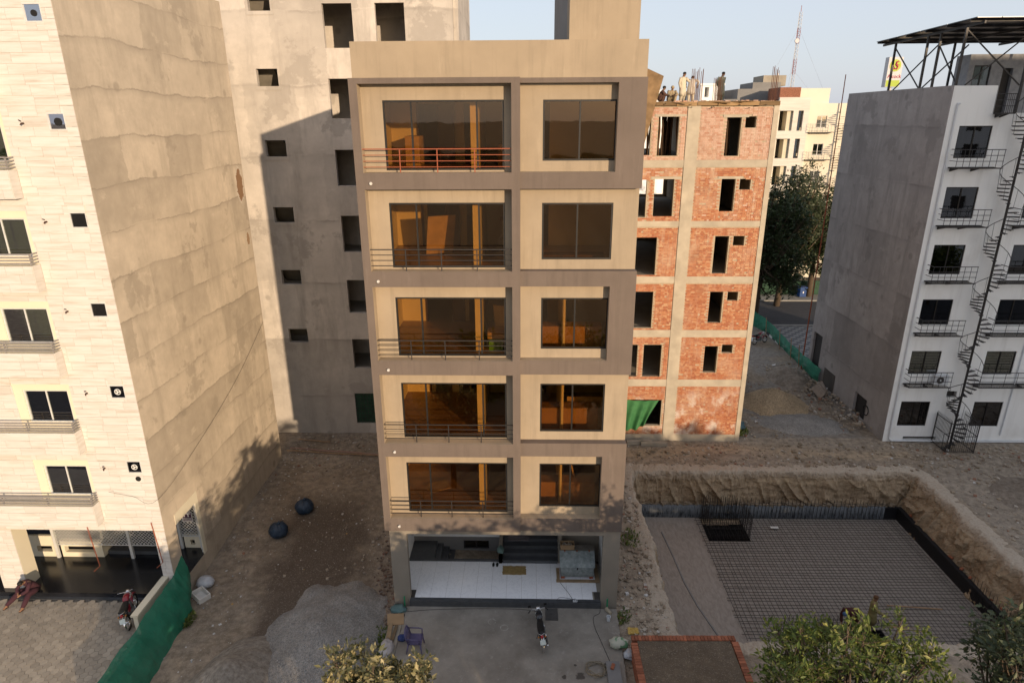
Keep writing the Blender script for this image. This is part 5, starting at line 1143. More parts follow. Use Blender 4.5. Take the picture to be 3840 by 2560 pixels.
# ------------------------------------------------------------------ motorcycles
chrome = M_metal('chrome', (.65,.65,.66), .15, 1., .05); red_t = M('red_tank', (.22,.012,.025), .1, 3, .22, .0, spec=.6, world=False); blk_t = M('black_tank', (.015,.016,.02), .1, 3, .22, 0, spec=.6, world=False); seat_m = M('seat_vinyl', (.014,.014,.014), .2, 6, .55, .1, world=False)
plate_w = M('number_plate', (.6,.66,.62), .05, 4, .5, 0, world=False); red_l = M('red_lens', (.35,.01,.02), .05, 4, .15, 0, spec=.6, world=False); eng = M_metal('engine_alloy', (.22,.22,.22), .5, .7)
def motorcycle(label, loc, rz, tank, side, lean=R(-9)):
    t = thing('motorcycle', label, 'motorcycle', loc, rz, 'parked motorcycles'); t.rotation_euler = (0, lean, rz)
    b = lambda m_, n, mat, par=t, smooth=True: m_.build(n, mat, par, smooth=smooth, local=True)
    for (y, yaw) in ((-.61,0),(.62,0)):
        wq = MB().torus((0,y,.29), .255, .042, 'x', 28, 8).build('wheel', black, t, smooth=True, local=True)
        rm_ = MB().torus((0,y,.29), .215, .016, 'x', 26, 6); rm_.tube([(-.07,y,.29),(.07,y,.29)], .045, 10); b(rm_, 'rim', chrome, wq)
        sp_ = MB()
        for k in range(16): a = 2*math.pi*k/16; sp_.tube([(.035*(1 if k % 2 else -1),y+.04*math.cos(a),.29+.04*math.sin(a)),(0,y+.215*math.cos(a+.25),.29+.215*math.sin(a+.25))], .003, 4)
        b(sp_, 'spokes', chrome, wq)
    def fender(y, a0, a1, name, mat):
        m_ = MB(); rings = []
        for k in range(9):
            a = R(a0+(a1-a0)*k/8); rings.append([(x, y+(.325+q)*math.cos(a), .29+(.325+q)*math.sin(a)) for x, q in ((-.062,-.03),(-.05,.005),(0,.02),(.05,.005),(.062,-.03))])
        m_.loft(rings, cap=False, closed=False); b(m_, name, mat)
    fender(.62, 20, 165, 'front_fender', tank); fender(-.61, 30, 200, 'rear_fender', chrome)
    fr = MB(); fr.tube([(0,.36,.86),(0,.28,.55),(0,.12,.28),(0,-.2,.27),(0,-.3,.42),(0,-.22,.68)], .022, 8); fr.tube([(0,.36,.82),(0,.1,.78),(0,-.25,.70),(0,-.72,.74)], .02, 8)
    for s_ in (-1,1): fr.tube([(.07*s_,-.2,.68),(.09*s_,-.45,.66),(.09*s_,-.78,.72)], .014, 6); fr.tube([(.09*s_,-.61,.29),(.08*s_,-.2,.34)], .018, 6)
    b(fr, 'frame', steel_dark)
    tk = MB(); prof_ = [(.40,.80,.06,.05),(.34,.84,.10,.085),(.2,.86,.125,.105),(.05,.85,.12,.10),(-.06,.81,.085,.07)]
    tk.loft([[(rx*math.cos(2*math.pi*k/12), y, z+rz_*math.sin(2*math.pi*k/12)) for k in range(12)] for (y, z, rx, rz_) in prof_]); tko = b(tk, 'tank', tank)
    st = MB()
    for s_ in (-1,1): st.box(.108*s_-.012,.108*s_+.012,.08,.30,.835,.865); st.box(.112*s_-.012,.112*s_+.012,.12,.24,.80,.825)
    b(st, 'stripe', plate_w, tko, False)
    se = MB(); se.loft([[(x, y, z+dz_) for x, dz_ in ((-w_,-.03),(-w_,.02),(-w_*.6,.05),(0,.058),(w_*.6,.05),(w_,.02),(w_,-.03),(0,-.04))] for (y, z, w_) in ((-.03,.80,.09),(-.15,.78,.12),(-.4,.785,.13),(-.62,.80,.125),(-.74,.80,.10))]); b(se, 'seat', seat_m)
    for s_ in (-1,1): sc_ = MB(); sc_.prism([(-.08,.70),(-.34,.68),(-.40,.56),(-.28,.48),(-.12,.52)], .10*s_-.012, .10*s_+.012, 'x'); b(sc_, 'side_cover', side, t, False)
    en = MB(); en.box(-.10,.10,-.14,.16,.24,.40); en.tube([(0,.08,.40),(0,.16,.60)], .075, 10); en.disc((.12,-.02,.32), .10, .05, 'x', 14); en.disc((-.12,-.02,.32), .09, .05, 'x', 14)
    for k in range(5): en.disc((0,.09+.017*k,.43+.035*k), .095, .008, 'z', 12)
    b(en, 'engine', eng, t, False)
    ex = MB(); ex.tube([(.05,.17,.56),(.09,.26,.44),(.11,.2,.28),(.12,-.1,.25),(.13,-.3,.27)], .018, 8); ex.tube([(.13,-.3,.27),(.135,-.38,.28),(.14,-.8,.36),(.14,-.86,.37)], [.02,.04,.04,.025], 10); b(ex, 'exhaust', chrome)
    fk = MB()
    for s_ in (-1,1): fk.tube([(.075*s_,.62,.29),(.075*s_,.38,.90)], .019, 8)
    b(fk, 'fork', chrome)
    hb = MB(); hb.tube([(-.34,.20,1.00),(-.26,.27,1.03),(-.1,.36,.95),(0,.38,.93),(.1,.36,.95),(.26,.27,1.03),(.34,.20,1.00)], .012, 8); ho = b(hb, 'handlebar', chrome)
    for s_ in (-1,1):
        b(MB().tube([(.27*s_,.265,1.03),(.36*s_,.18,.995)], .019, 8), 'grip', black, ho)
        mi = MB(); mi.tube([(.22*s_,.29,1.03),(.27*s_,.27,1.17)], .006, 5); mi.obox((.29*s_,.26,1.20), (.11,.025,.075), (0,.1*s_,0)); b(mi, 'mirror', black, ho, False)
    hl = MB(); hl.tube([(0,.40,.86),(0,.50,.86),(0,.53,.86)], [.06,.085,.08], 14); b(hl, 'headlamp', chrome)
    b(MB().tube([(0,-.76,.76),(0,-.84,.75)], [.06,.045], 10), 'tail_lamp', red_l)
    for s_ in (-1,1): b(MB().ell((.12*s_,-.76,.72), .03,.04,.03,8,6), 'indicator', M('amber', (.4,.15,.02), .05) if 'amber' not in bpy.data.materials else bpy.data.materials['amber'])
    b(MB().obox((0,-.90,.60), (.19,.012,.17), (-.35,0,0)), 'number_plate', plate_w, t, False)
    gr_ = MB(); gr_.tube([(-.11,-.5,.80),(-.12,-.75,.86),(0,-.84,.87),(.12,-.75,.86),(.11,-.5,.80)], .011, 6); b(gr_, 'grab_rail', chrome)
    b(MB().tube([(-.1,-.05,.28),(-.24,-.08,.02)], .012, 6), 'side_stand', steel_dark)
    return t
motorcycle('black and red motorcycle parked on concrete forecourt of tan house', (5.90,-1.45,.20), R(5), blk_t, red_t)
motorcycle('maroon motorcycle parked against cream wall beside green fabric', (-9.62,-.95,.355), R(20), red_t, red_t)
motorcycle('small distant red motorcycle under the dark trees by rear fence', (25.0,31.8,.03), R(-60), red_t, red_t)
# ------------------------------------------------------------------ things on and around the forecourt
br_one = M('clay_brick', (.36,.13,.07), .3, 9, .9, .4, 40, rand='object', ramt=.35)
bk = MB().box(-.112,.112,-.054,.054,0,.072).mesh('brick', br_one)
# brick planter
pl_ = thing('brick_planter', 'open brick enclosure filled with soil in the foreground', 'planter', (10.75,-3.2,0))
MB().box(9.2,12.45,-4.9,-2.15,-.2,.80).build('soil_fill', soil_mat('planter_soil', False, (.17,.13,.09), 1.5), pl_)
def brick_run(p0, p1, z0, courses, horiz=True):
    d = Vector(p1)-Vector(p0); L = d.length; d /= L; a = math.atan2(d.y, d.x)
    for c in range(courses):
        n = int(L/.234)
        for k in range(n):
            q = Vector(p0)+d*(.117+.234*k+(.117 if c % 2 else 0))
            if (q-Vector(p0)).length > L-.05: continue
            inst(bk, 'brick', (q.x+rnd.uniform(-.004,.004), q.y+rnd.uniform(-.004,.004), z0+.084*c), pl_, (0,0,a+rnd.uniform(-.02,.02)))
def brick_cap(p0, p1, z):   # bricks on edge across the wall
    d = Vector(p1)-Vector(p0); L = d.length; d /= L; a = math.atan2(d.y, d.x)+R(90)
    for k in range(int(L/.122)):
        q = Vector(p0)+d*(.06+.122*k); inst(bk, 'brick', (q.x, q.y, z+rnd.uniform(-.006,.006)), pl_, (rnd.uniform(-.02,.02),0,a+rnd.uniform(-.03,.03)))
brick_run((9.02,-2.12,0),(12.6,-2.05,0), .0, 9); brick_run((9.08,-4.9,0),(9.06,-2.2,0), .0, 9); brick_run((12.56,-4.9,0),(12.6,-2.2,0), .0, 9)
brick_cap((9.0,-2.12,0),(12.68,-2.06,0), .765); brick_cap((9.09,-4.9,0),(9.07,-2.25,0), .765); brick_cap((12.56,-4.9,0),(12.6,-2.2,0), .765)
# white plastic chair etc.
pur = M('purple_plastic', (.085,.075,.15), .1, 4, .45, .02, world=False)
def chair(label, loc, rz):
    t = thing('plastic_chair', label, 'chair', loc, rz); b = lambda m_, n: m_.build(n, pur, t, local=True, smooth=True)
    se = MB(); se.loft([[(x, y, .42+.02*abs(x)*2-.01) for x in (-.24,-.12,0,.12,.24)] for y in (-.24,-.1,.05,.2)], cap=False, closed=False); so_ = se; so_.box(-.25,.25,-.26,-.235,.36,.43); so_.box(-.25,-.235,-.235,.2,.38,.44); so_.box(.235,.25,-.235,.2,.38,.44); so_.box(-.235,.235,-.235,.2,.395,.405); b(so_, 'seat')
    bk_ = MB()
    for k in range(5): x = -.16+.08*k; bk_.tube([(x*1.0,.2,.42),(x*1.1,.27,.62),(x*1.15,.31,.80)], .02, 6)
    bk_.tube([(-.25,.2,.42),(-.27,.27,.66),(-.2,.32,.84),(0,.33,.88),(.2,.32,.84),(.27,.27,.66),(.25,.2,.42)], .026, 8); b(bk_, 'backrest')
    for sx in (-1,1):
        b(MB().tube([(.24*sx,-.22,.42),(.27*sx,-.27,.0)], [.03,.022], 8), 'leg'); b(MB().tube([(.24*sx,.2,.42),(.26*sx,.28,.0)], [.03,.022], 8), 'leg')
        b(MB().tube([(.25*sx,-.22,.42),(.28*sx,-.22,.62),(.29*sx,-.1,.65),(.28*sx,.26,.66)], .022, 8), 'armrest')
chair('purple plastic armchair on the forecourt beside yellowing tree', (1.32,-2.1,.20), R(-100+190))
bl = M('blue_cloth', (.03,.05,.16), .3, 6, .8, .2, world=False)
def lump(name, c, r, mat, label, cat, seed=0, n=18, m=12, amp=.25, knot=False, group=None):
    m_ = MB(); rings = []
    for i in range(1, m):
        t = math.pi*i/m; ring = []
        for k in range(n):
            a = 2*math.pi*k/n; d = Vector((math.sin(t)*math.cos(a), math.sin(t)*math.sin(a), -math.cos(t)))
            q = 1+amp*noise.noise(d*2.2+Vector((seed,0,0)))+amp*.5*noise.noise(d*5+Vector((seed,3,0)))+(amp*.6*math.sin(13*a+seed)*max(0,-math.cos(t)+.2)*.6 if knot else 0)
            p = Vector((d.x*r[0], d.y*r[1], d.z*r[2]))*q; z = max(-r[2]*.8, p.z); ring.append((c[0]+p.x, c[1]+p.y, c[2]+r[2]*.8+z))
        rings.append(ring)
    m_.loft(rings)
    if knot: m_.tube([(c[0],c[1],c[2]+r[2]*1.6),(c[0]+.03,c[1],c[2]+r[2]*1.84),(c[0]+.1,c[1]+.03,c[2]+r[2]*1.92)], [.13,.045,.09], 8)
    return tag(m_.build(name, mat, smooth=True), label, cat, group)
lump('cloth_bundle', (.75,-1.72,.2), (.16,.13,.12), bl, 'blue cloth bundle lying beside the plastic chair', 'bundle', 2)
bagm = N('bin_liner'); bp = bagm.pos(False); bagm.bump(bagm.noise(bp, 9, 6, .7, 1), .9, .05); bag_m = bagm.fin((.014,.032,.06), .28, 0, .5)
lump('rubbish_bag', (-5.6,6.6,gh(-5.6,6.6)-.03), (.45,.42,.40), bag_m, 'tied dark blue rubbish bag, the farther of two', 'bag', 1, 40, 18, .09, True, 'rubbish bags')
lump('rubbish_bag', (-6.25,4.85,gh(-6.25,4.85)-.03), (.44,.42,.38), bag_m, 'tied dark blue rubbish bag, the nearer of two', 'bag', 6, 40, 18, .09, True, 'rubbish bags')
polym = M('clear_polythene', (.48,.50,.53), .2, 5, .3, .3, 12, spec=.5, world=False)
lump('plastic_bag', (-8.15,1.55,-.28), (.36,.32,.25), polym, 'pale translucent plastic bag against the plastered wall', 'bag', 3, 20, 12, .2)
foam = M('white_foam', (.62,.60,.56), .12, 6, .8, .1, world=False)
w = MB(); w.wall(-.32,.32,-.24,.24,0,.25,[(-.28,.28,-.2,.2)]); w.v = [(a,c,b) for a, b, c in w.v]; w.box(-.3,.3,-.22,.22,0,.03)
ob = w.build('foam_box', foam, local=True); ob.location = (-8.0,.85,-.25); ob.rotation_euler = (0,.12,R(-35)); tag(ob, 'broken white foam box beside green fabric', 'box')
bam = M('bamboo', (.33,.21,.12), .35, 4, .8, .2, world=False); pink = M('pinkish_pole', (.36,.22,.17), .3, 4, .8, .2, world=False)
for (p, q, lab, mt) in (((-8.5,12.75,.15),(-2.2,12.0,.12),'long pinkish bamboo pole lying in front of plastered tower, the upper',pink),((-8.6,12.5,.12),(-.5,11.75,.1),'long bamboo pole on the ground in front of plastered tower, the lower',bam),((-8.4,13.9,.1),(-6.4,13.6,.1),'short bamboo pole by the foot of plastered tower',bam)):
    p, q = Vector(p), Vector(q); m_ = MB(); m_.tube([p.lerp(q,k/14)+Vector((0,0,.02*math.sin(k))) for k in range(15)], [.04 if k % 2 else .034 for k in range(15)], 8); tag(m_.build('bamboo_pole', mt), lab, 'pole', 'bamboo poles in the plot')
# low cream wall and green fabric screen
w = MB(); w.box(-9.03,-8.87,-1.75,.34,-.2,1.12); lw = w.build('boundary_wall', cream); tag(lw, 'low cream boundary wall with coping beside parked maroon motorcycle', 'wall')
MB().box(-9.08,-8.82,-1.8,.34,1.121,1.20).build('coping', cream, lw)
gf = N('green_shade_net'); gp = gf.pos(); n1 = gf.noise(gf.pos(True,(1,1,.3)), 1.5, 5, .6); c_ = gf.mix(gf.mapr(n1, .35, .65), (.014,.14,.082), (.028,.215,.13)); cr_ = gf.noise(gf.pos(True,(1.2,1.2,.7)), 2.6, 8, .75, 1.2); gf.bump(gf.math('ADD', cr_, gf.math('MULTIPLY', gf.noise(gp, 90, 3), .1)), .8, .06)
c_ = gf.mix(gf.mapr(gf.noise(gp, 4, 8, .75), .55, .72, 0, .35), c_, (.10,.15,.11)); gf.fin(c_, .7, 0, .25); tp = gf.n('BsdfTransparent'); mxg = gf.n('MixShader'); gf.l(gf.mapr(cr_, .3, .7, .05, .22), mxg.inputs[0]); gf.l(gf.b.outputs[0], mxg.inputs[1]); gf.l(tp.outputs[0], mxg.inputs[2]); gf.l(mxg.outputs[0], gf.out.inputs[0]); net = gf.m
def screen(name, top, bot, label, n=90, rows_=18, bulge=.12, seed=0, thick=False):
    rows = []
    for j in range(rows_+1):
        t = j/rows_; row = []
        for i in range(n+1):
            u = i/n*(len(top)-1); a = min(int(u), len(top)-2); f_ = u-a
            P = Vector(top[a]).lerp(Vector(top[a+1]), f_); Q = Vector(bot[a]).lerp(Vector(bot[a+1]), f_); p = P.lerp(Q, t)
            d = bulge*math.sin(math.pi*t)+.07*noise.noise(Vector((u*2.3+seed,t*2.5,1)))+.035*noise.noise(Vector((u*6+t*3+seed,t*5,2)))+.02*math.sin(u*11+t*4)*t
            row.append((p.x+d*(.9 if abs(P.y-Q.y) < 2 else .5), p.y+.03*noise.noise(Vector((u*3,t*2,seed))), p.z+.03*noise.noise(Vector((u*2,seed,t)))-.05*abs(math.sin(u*math.pi*1.5))*(1-t)))
        rows.append(row)
    m_ = MB(); m_.loft(rows, cap=False, closed=False); return m_.build(name, net, smooth=True)
s1 = screen('fabric_screen', [(-8.62,1.05,1.75),(-8.62,.2,1.25),(-8.62,-1.6,1.15),(-8.55,-4.0,1.1),(-8.5,-6.5,1.1)], [(-8.45,1.05,.2),(-7.98,.1,-.26),(-7.88,-1.6,-.28),(-7.7,-3.6,-.25),(-7.6,-6.5,-.2)], 'x')
tag(s1, 'green fabric screen running from cream wall to the lower edge', 'fabric fence')
s2 = screen('fabric_screen', [(26.0,37.0,1.5),(26.5,34,1.3),(26.3,30,1.2),(26.2,26,1.2),(26.1,22.6,1.3)], [(26.1,37.0,.0),(26.6,34,.1),(26.35,30,.15),(26.25,26,.1),(26.1,22.8,.05)], 'x', bulge=-.12, seed=4)
tag(s2, 'dark green fabric screen on canes along the rear pavement', 'fabric fence')
for k, y in enumerate((33.6,30.4,28.0,26.4)):
    tag(MB().tube([(26.15,y,0),(26.05,y+.15,1.75)], .03, 7).build('cane', bam), ('thin cane of the dark green screen, nearest the trees','second thin cane of the dark green screen counted from the trees','third thin cane of the dark green screen counted from the trees','thin cane of the dark green screen, nearest the grey wall')[k], 'cane', 'canes of the rear screen')
bin_ = thing('wheelie_bin', 'small blue wheeled bin on far footpath under the trees', 'bin', (34.4,46.6,.14)); blu = M('blue_plastic', (.012,.05,.18), .1, 4, .5, .05, world=False)
MB().prism([(34.05,46.3),(34.7,46.3),(34.75,46.95),(34.0,46.95)], .2, 1.15).build('body', blu, bin_); MB().box(33.98,34.78,46.25,47.0,1.151,1.24).build('lid', blu, bin_)
MB().box(34.33,34.43,46.285,46.299,.6,.8).build('print', pw, bin_)
for x in (34.1,34.62): MB().disc((x,46.95,.26), .1, .06, 'x', 12).build('wheel', black, bin_)
hg = MB().box(28,60,47.6,48.0,.1,1.6).build('hedge_fence', grn); tag(hg, 'dark green netting fence along the far footpath', 'fence')
for k in range(3):
    o = MB().box(-.04,.04,-.5,.5,-.22,.22).build('board', M('weathered_board', (.30,.24,.19), .3, 5, .9, .3) if k == 0 else bpy.data.materials['weathered_board'], local=True); o.location = (25.7-.28*k,21.3-.35*k,.45); o.rotation_euler = (R(25),R(35),R(12+10*k))
    tag(o, ('tilted board nearest the dark hatch on grey wall','middle tilted board of three on the rubble','tilted board lying farthest out on the rubble')[k], 'board', 'boards on rubble')
tag(lump('plastic_sheet', (18.3,16.3,0), (.5,.7,.18), M('blue_sheet', (.10,.17,.19), .4, 4, .6, .2), 'x', 'sheet', 9, amp=.5), 'crumpled blue grey plastic sheet by corner of brick building', 'sheet')
for k, (x, y, a) in enumerate(((11.9,13.75,.08),(12.7,13.55,-.05))):
    o = MB().box(-.75,.75,-.12,.12,-.1,.12).build('concrete_lintel', concrete, local=True); o.location = (x,y,.14); o.rotation_euler = (0,0,a); tag(o, ('broken concrete lintel lying under the green cloth','broken concrete lintel lying nearer the pit')[k], 'lintel', 'loose lintels')
# metal chest on the porch
galv = N('galvanised_sheet'); gp = galv.pos(False); nn = galv.noise(gp, 5, 8, .7); galv.bump(nn, .2, .01); galv_m = galv.fin(galv.mix(galv.mapr(nn, .35, .65), (.16,.19,.19), (.34,.37,.36)), .45, .5)
ch_ = thing('metal_chest', 'grey sheet metal chest with sloping lid on white porch', 'chest', (7.35,1.8,.452))
w = MB(); w.prism([(1.36,.60),(2.2,.60),(2.2,1.42),(1.85,1.45),(1.36,1.02)], 6.68, 8.02, 'x'); w.build('body', galv_m, ch_)
MB().prism([(1.83,1.462),(1.345,1.03),(1.325,1.05),(1.83,1.485)], 6.64, 8.06, 'x').build('lid_front', galv_m, ch_); MB().box(6.64,8.06,1.85,2.22,1.452,1.472).build('lid_rear', M('stained_steel', (.22,.20,.17), .4, 4, .6, .2), ch_)
for x in (6.85,7.35,7.85): MB().box(x-.03,x+.03,1.79,1.87,1.473,1.50).build('hinge', rust_red, ch_)
MB().box(7.32,7.38,1.33,1.36,.93,1.04).build('hasp', steel_dark, ch_)
for x in (6.75,7.9): MB().box(x-.05,x+.1,1.4,2.15,.454,.60).build('foot', rust_red, ch_)
wd = M('plank_wood', (.30,.21,.12), .35, 4, .85, .25, rand='object', world=False)
for k, (x0, x1, y0, y1) in enumerate(((6.5,8.25,1.16,1.30),(8.08,8.24,1.31,2.25),(6.52,6.64,1.31,2.0))):
    tag(MB().box(x0,x1,y0,y1,.454,.50).build('plank', wd), ('rough plank laid in front of the metal chest','rough plank right of the metal chest','short plank left of the metal chest')[k], 'plank', 'planks round the chest')
cbx = thing('cardboard_box', 'open cardboard box of scraps on top of the metal chest', 'box', (6.95,2.05,1.475)); card = M('cardboard', (.34,.23,.13), .15, 3, .9, .1, world=False)
w = MB(); w.wall(6.68,7.25,1.88,2.2,1.478,1.72,[(6.70,7.23,1.9,2.18)]); w.v = [(a,c,b) if False else (a,b,c) for a, b, c in w.v]
w = MB(); w.box(6.68,7.25,1.88,1.9,1.478,1.70); w.box(6.68,7.25,2.18,2.2,1.478,1.70); w.box(6.68,6.70,1.9,2.18,1.478,1.70); w.box(7.23,7.25,1.9,2.18,1.478,1.70); w.box(6.70,7.23,1.9,2.18,1.478,1.49); w.build('carton', card, cbx)
w = MB()
for k in range(22): w.obox((rnd.uniform(6.75,7.18),rnd.uniform(1.94,2.14),1.56+rnd.uniform(0,.1)), (.12,.07,.04), (rnd.random(),rnd.random(),rnd.random()*6))
w.build('scraps', rub, cbx)
jute = M('jute', (.36,.25,.10), .3, 12, .95, .4, 60)
def flat_cloth(name, x0, x1, y0, y1, z, mat, label, cat, amp=.015, seed=0, n=24):
    m_ = MB(); rows = [[(x0+(x1-x0)*i/n+.03*nz(j,i,.3,seed), y0+(y1-y0)*j/n+.03*nz(i,j,.3,seed+2), z+.006+amp*(1+fbm(i,j,.16,seed))) for i in range(n+1)] for j in range(n+1)]
    m_.loft(rows, cap=False, closed=False); m_.loft([[(p[0],p[1],z+.001) for p in rows[0]], rows[0]], cap=False, closed=False); return tag(m_.build(name, mat, smooth=True), label, cat)
flat_cloth('doormat', 4.3, 5.27, 1.60, 2.14, .452, jute, 'tan jute doormat on white tiles below the steps', 'doormat', .006)
flat_cloth('blanket', 4.5, 5.4, 2.95, 3.65, 1.112, M('grey_blanket', (.15,.13,.135), .2, 8, .95, .3), 'rumpled grey blanket spread over the top step', 'blanket', .03, 4)
pot = thing('cooking_pot', 'round metal pot on the top landing of the porch steps', 'pot', (5.55,3.55,1.115))
MB().tube([(5.55,3.55,1.115),(5.55,3.55,1.15),(5.55,3.55,1.3),(5.55,3.55,1.31)], [.12,.17,.17,.18], 16).build('bowl', eng, pot); MB().torus((5.55,3.55,1.30), .175, .015, 'z', 18, 6).build('rim', chrome, pot)
for k, x in enumerate((3.90,4.06)):
    m_ = MB(); m_.loft([[(x+.05*math.cos(a)*s_, 2.2+.13*math.sin(a)*s_, .453+z) for a in [2*math.pi*q/12 for q in range(12)]] for s_, z in ((1,0),(1,.025),(.9,.03))]); m_.tube([(x-.05,2.24,.47),(x,2.23,.51),(x+.05,2.24,.47)], .015, 6)
    tag(m_.build('slipper', black), ('left black slipper on white porch floor','right black slipper on white porch floor')[k], 'slipper', 'pair of slippers')
for k, x in enumerate((.54,8.42)):
    gm = M('green_pvc', (.02,.22,.10), .1, 4, .5, 0) if k == 0 else bpy.data.materials['green_pvc']
    tag(MB().tube([(x,.02,.19),(x,.05,.62)], .028, 8).build('pipe_stub', gm), ('green pipe stub by left porch pier','green pipe stub by right porch pier')[k], 'pipe')
so_ = thing('socket_board', 'small white extension socket lying on granite step', 'socket', (7.2,.1,.452)); MB().box(7.1,7.27,.05,.13,.453,.50).build('case', pvc, so_)
for x in (7.145,7.225): MB().disc((x,.09,.501), .022, .006, 'z', 10).build('outlet', black, so_)
cordm = M('black_cord', (.018,.018,.018), .1, 5, .7, 0)
def cord(label, pts, r=.008, mat=None, name='cord'):
    P = [Vector(p) for p in pts]; out = []
    for i in range(len(P)-1):
        a, b, c, d = P[max(i-1,0)], P[i], P[i+1], P[min(i+2,len(P)-1)]
        for k in range(6):
            t = k/6; out.append(.5*((2*b)+(c-a)*t+(2*a-5*b+4*c-d)*t*t+(3*b-3*c+d-a)*t*t*t))
    out.append(P[-1]); tag(MB().tube(out, r, 6).build(name, mat or cordm), label, 'cord')
cord('thin black cord lying along the foot of granite step', [(.7,-.3,.21),(1.6,-.18,.21),(3.1,-.1,.21),(4.6,-.08,.21),(5.3,-.12,.21),(5.8,-.22,.21)])
cord('black cord looping from step to the hose coil', [(7.25,.05,.46),(8.1,.06,.46),(8.14,-.03,.3),(8.1,-.25,.21),(7.86,-.45,.21),(7.85,-.95,.21),(8.0,-1.6,.21),(8.22,-2.55,.21)])
cord('thin cord from the metal chest to extension socket', [(6.62,1.2,.47),(6.75,.95,.462),(6.95,.55,.462),(7.05,.3,.462),(7.12,.12,.47)])
cord('pale cord curled on white tiles near the socket', [(6.5,.2,.462),(6.62,.30,.462),(6.85,.27,.462),(7.1,.2,.462),(7.2,.24,.462)], .006)
hose = M('grey_hose', (.20,.17,.12), .2, 4, .7, .05); pts = []
for k in range(90): a = k*.29; r_ = .30+.06*math.sin(k*.7)+.02*rnd.random(); pts.append((7.7+r_*math.cos(a), -2.98+r_*.95*math.sin(a), .225+.0016*k))
tag(MB().tube(pts, .014, 6).build('hose_coil', hose), 'coiled grey hose lying on the forecourt', 'hose')
hp = MB().box(6.02,6.50,-.66,-.04,.204,.225).build('manhole_cover', M_metal('plate_steel', (.10,.095,.09), .6, .4)); tag(hp, 'dark steel plate over inspection pit beside the motorcycle', 'cover'); MB().torus((6.26,-.35,.226), .03, .006, 'z', 10, 4).build('lift_ring', steel_dark, hp)
pal = thing('pallet', 'small concrete manhole block with a brick on it', 'block', (8.28,-3.1,.2)); MB().box(8.06,8.52,-3.6,-2.68,.19,.34).build('block', conc_dk, pal); MB().box(8.0,8.06,-2.9,-2.66,.202,.212).build('gap', void, pal)
tag(inst(bk, 'loose_brick', (8.27,-2.95,.341), None, (0,0,R(70))), 'loose red brick on grey block by the hose', 'brick')
sackm = N('woven_sack'); sp_ = sackm.pos(False); sackm.bump(sackm.noise(sp_, 8, 6), .5, .04); sack_m = sackm.fin(sackm.mix(sackm.mapr(sackm.noise(sp_, 3.2, 3), .5, .56), (.42,.42,.34), (.10,.22,.11)), .75)
lump('sack', (8.62,-1.85,.2), (.34,.24,.17), sack_m, 'white and green woven sack at right edge of forecourt', 'sack', 4)
lump('plastic_bag', (8.95,-2.25,.1), (.22,.2,.14), polym, 'grey crumpled plastic bag beside the woven sack', 'bag', 7, amp=.4)
cupo = thing('plastic_cup', 'white plastic pot standing on the forecourt', 'pot', (8.4,-.62,.2)); MB().tube([(8.4,-.62,.205),(8.4,-.62,.40)], [.06,.075], 14, False).build('wall', pvc, cupo); MB().disc((8.4,-.62,.21), .06, .01).build('base', pvc, cupo); MB().torus((8.4,-.62,.40), .075, .008, 'z', 14, 5).build('rim', pvc, cupo)
tag(MB().tube([(8.38,-.05,.26),(8.52,-.32,.26)], [.07,.06], 12).build('pipe_piece', M('buff_pipe', (.34,.29,.21), .1)), 'short buff pipe piece lying by right porch pier', 'pipe')
flat_cloth('yellow_scrap', 9.05, 9.45, -1.3, -1.0, gh(9.2,-1.1)+.06, M('yellow_plastic', (.5,.33,.08), .2, 5, .6, .1), 'yellow plastic scrap on the bank beside forecourt', 'scrap', .04, 3)
# left edge of the forecourt: rubble kerb with cardboard, sacks, planks
kb2 = thing('rubble_kerb', 'low rough kerb of rubble along left edge of forecourt', 'kerb', (.3,-2.2,-.2)); w = MB(); w.box(.12,.6,-4.6,-.1,-.3,.20); w.build('core', concrete, kb2)
for k, (x, y, sx, sy, a, lab, mt) in enumerate(((.33,-.75,.62,.55,.2,'folded cardboard sheet on left kerb',card),(.22,-1.35,.16,.75,.08,'grey plank on left kerb below cardboard',wd),(.42,-1.5,.12,.8,-.06,'brown plank on left kerb nearest forecourt',wd))):
    o = MB().box(-sx/2,sx/2,-sy/2,sy/2,0,.035).build(('cardboard_sheet','plank','plank')[k], mt, local=True); o.location = (x,y,.225+.01*k); o.rotation_euler = (.06,.1-.05*k,a); tag(o, lab, ('cardboard','plank','plank')[k])
lump('sack', (.30,-2.2,.18), (.24,.42,.14), C('white_sack',(.42,.39,.38)), 'limp white sack on left kerb above the tree', 'sack', 5, amp=.35)
lump('cloth_bundle', (.35,-.22,.18), (.30,.22,.1), C('teal',(.10,.17,.17)), 'crumpled teal cloth by left porch pier', 'bundle', 8, amp=.4)
lump('cloth_bundle', (4.2,2.38,.97), (.14,.2,.13), C('teal2',(.13,.20,.18)), 'small teal rag hung over the porch stair parapet', 'bundle', 9, amp=.4)
# loose stirrups by the pit and other bits
for k, (x, y, a) in enumerate(((17.6,-2.35,.3),(18.3,-2.5,-.4),(18.0,-2.2,.9))):
    m_ = MB(); m_.tube([(-.45,-.2,0),(.45,-.2,0),(.45,.2,0),(-.45,.2,0),(-.45,-.2,0)], .01, 5); o = m_.build('stirrup', steel_bar, local=True); o.location = (x,y,gh(x,y)+.03); o.rotation_euler = (0,0,a); tag(o, ('bent steel stirrup on the ground, left of three by the tree','bent steel stirrup nearest the right edge tree','middle bent steel stirrup of three by the tree')[k], 'stirrup', 'loose stirrups')
tag(MB().bar((21.3,3.3,-2.33),(23.6,3.1,-2.33),.05,.03).build('timber_batten', bam), 'thin timber batten lying on the rebar mat', 'batten')
tag(MB().box(18.2,18.6,8.95,9.1,-2.36,-2.33).build('foam_block', foam), 'small white foam block on the rebar mat near back', 'block')
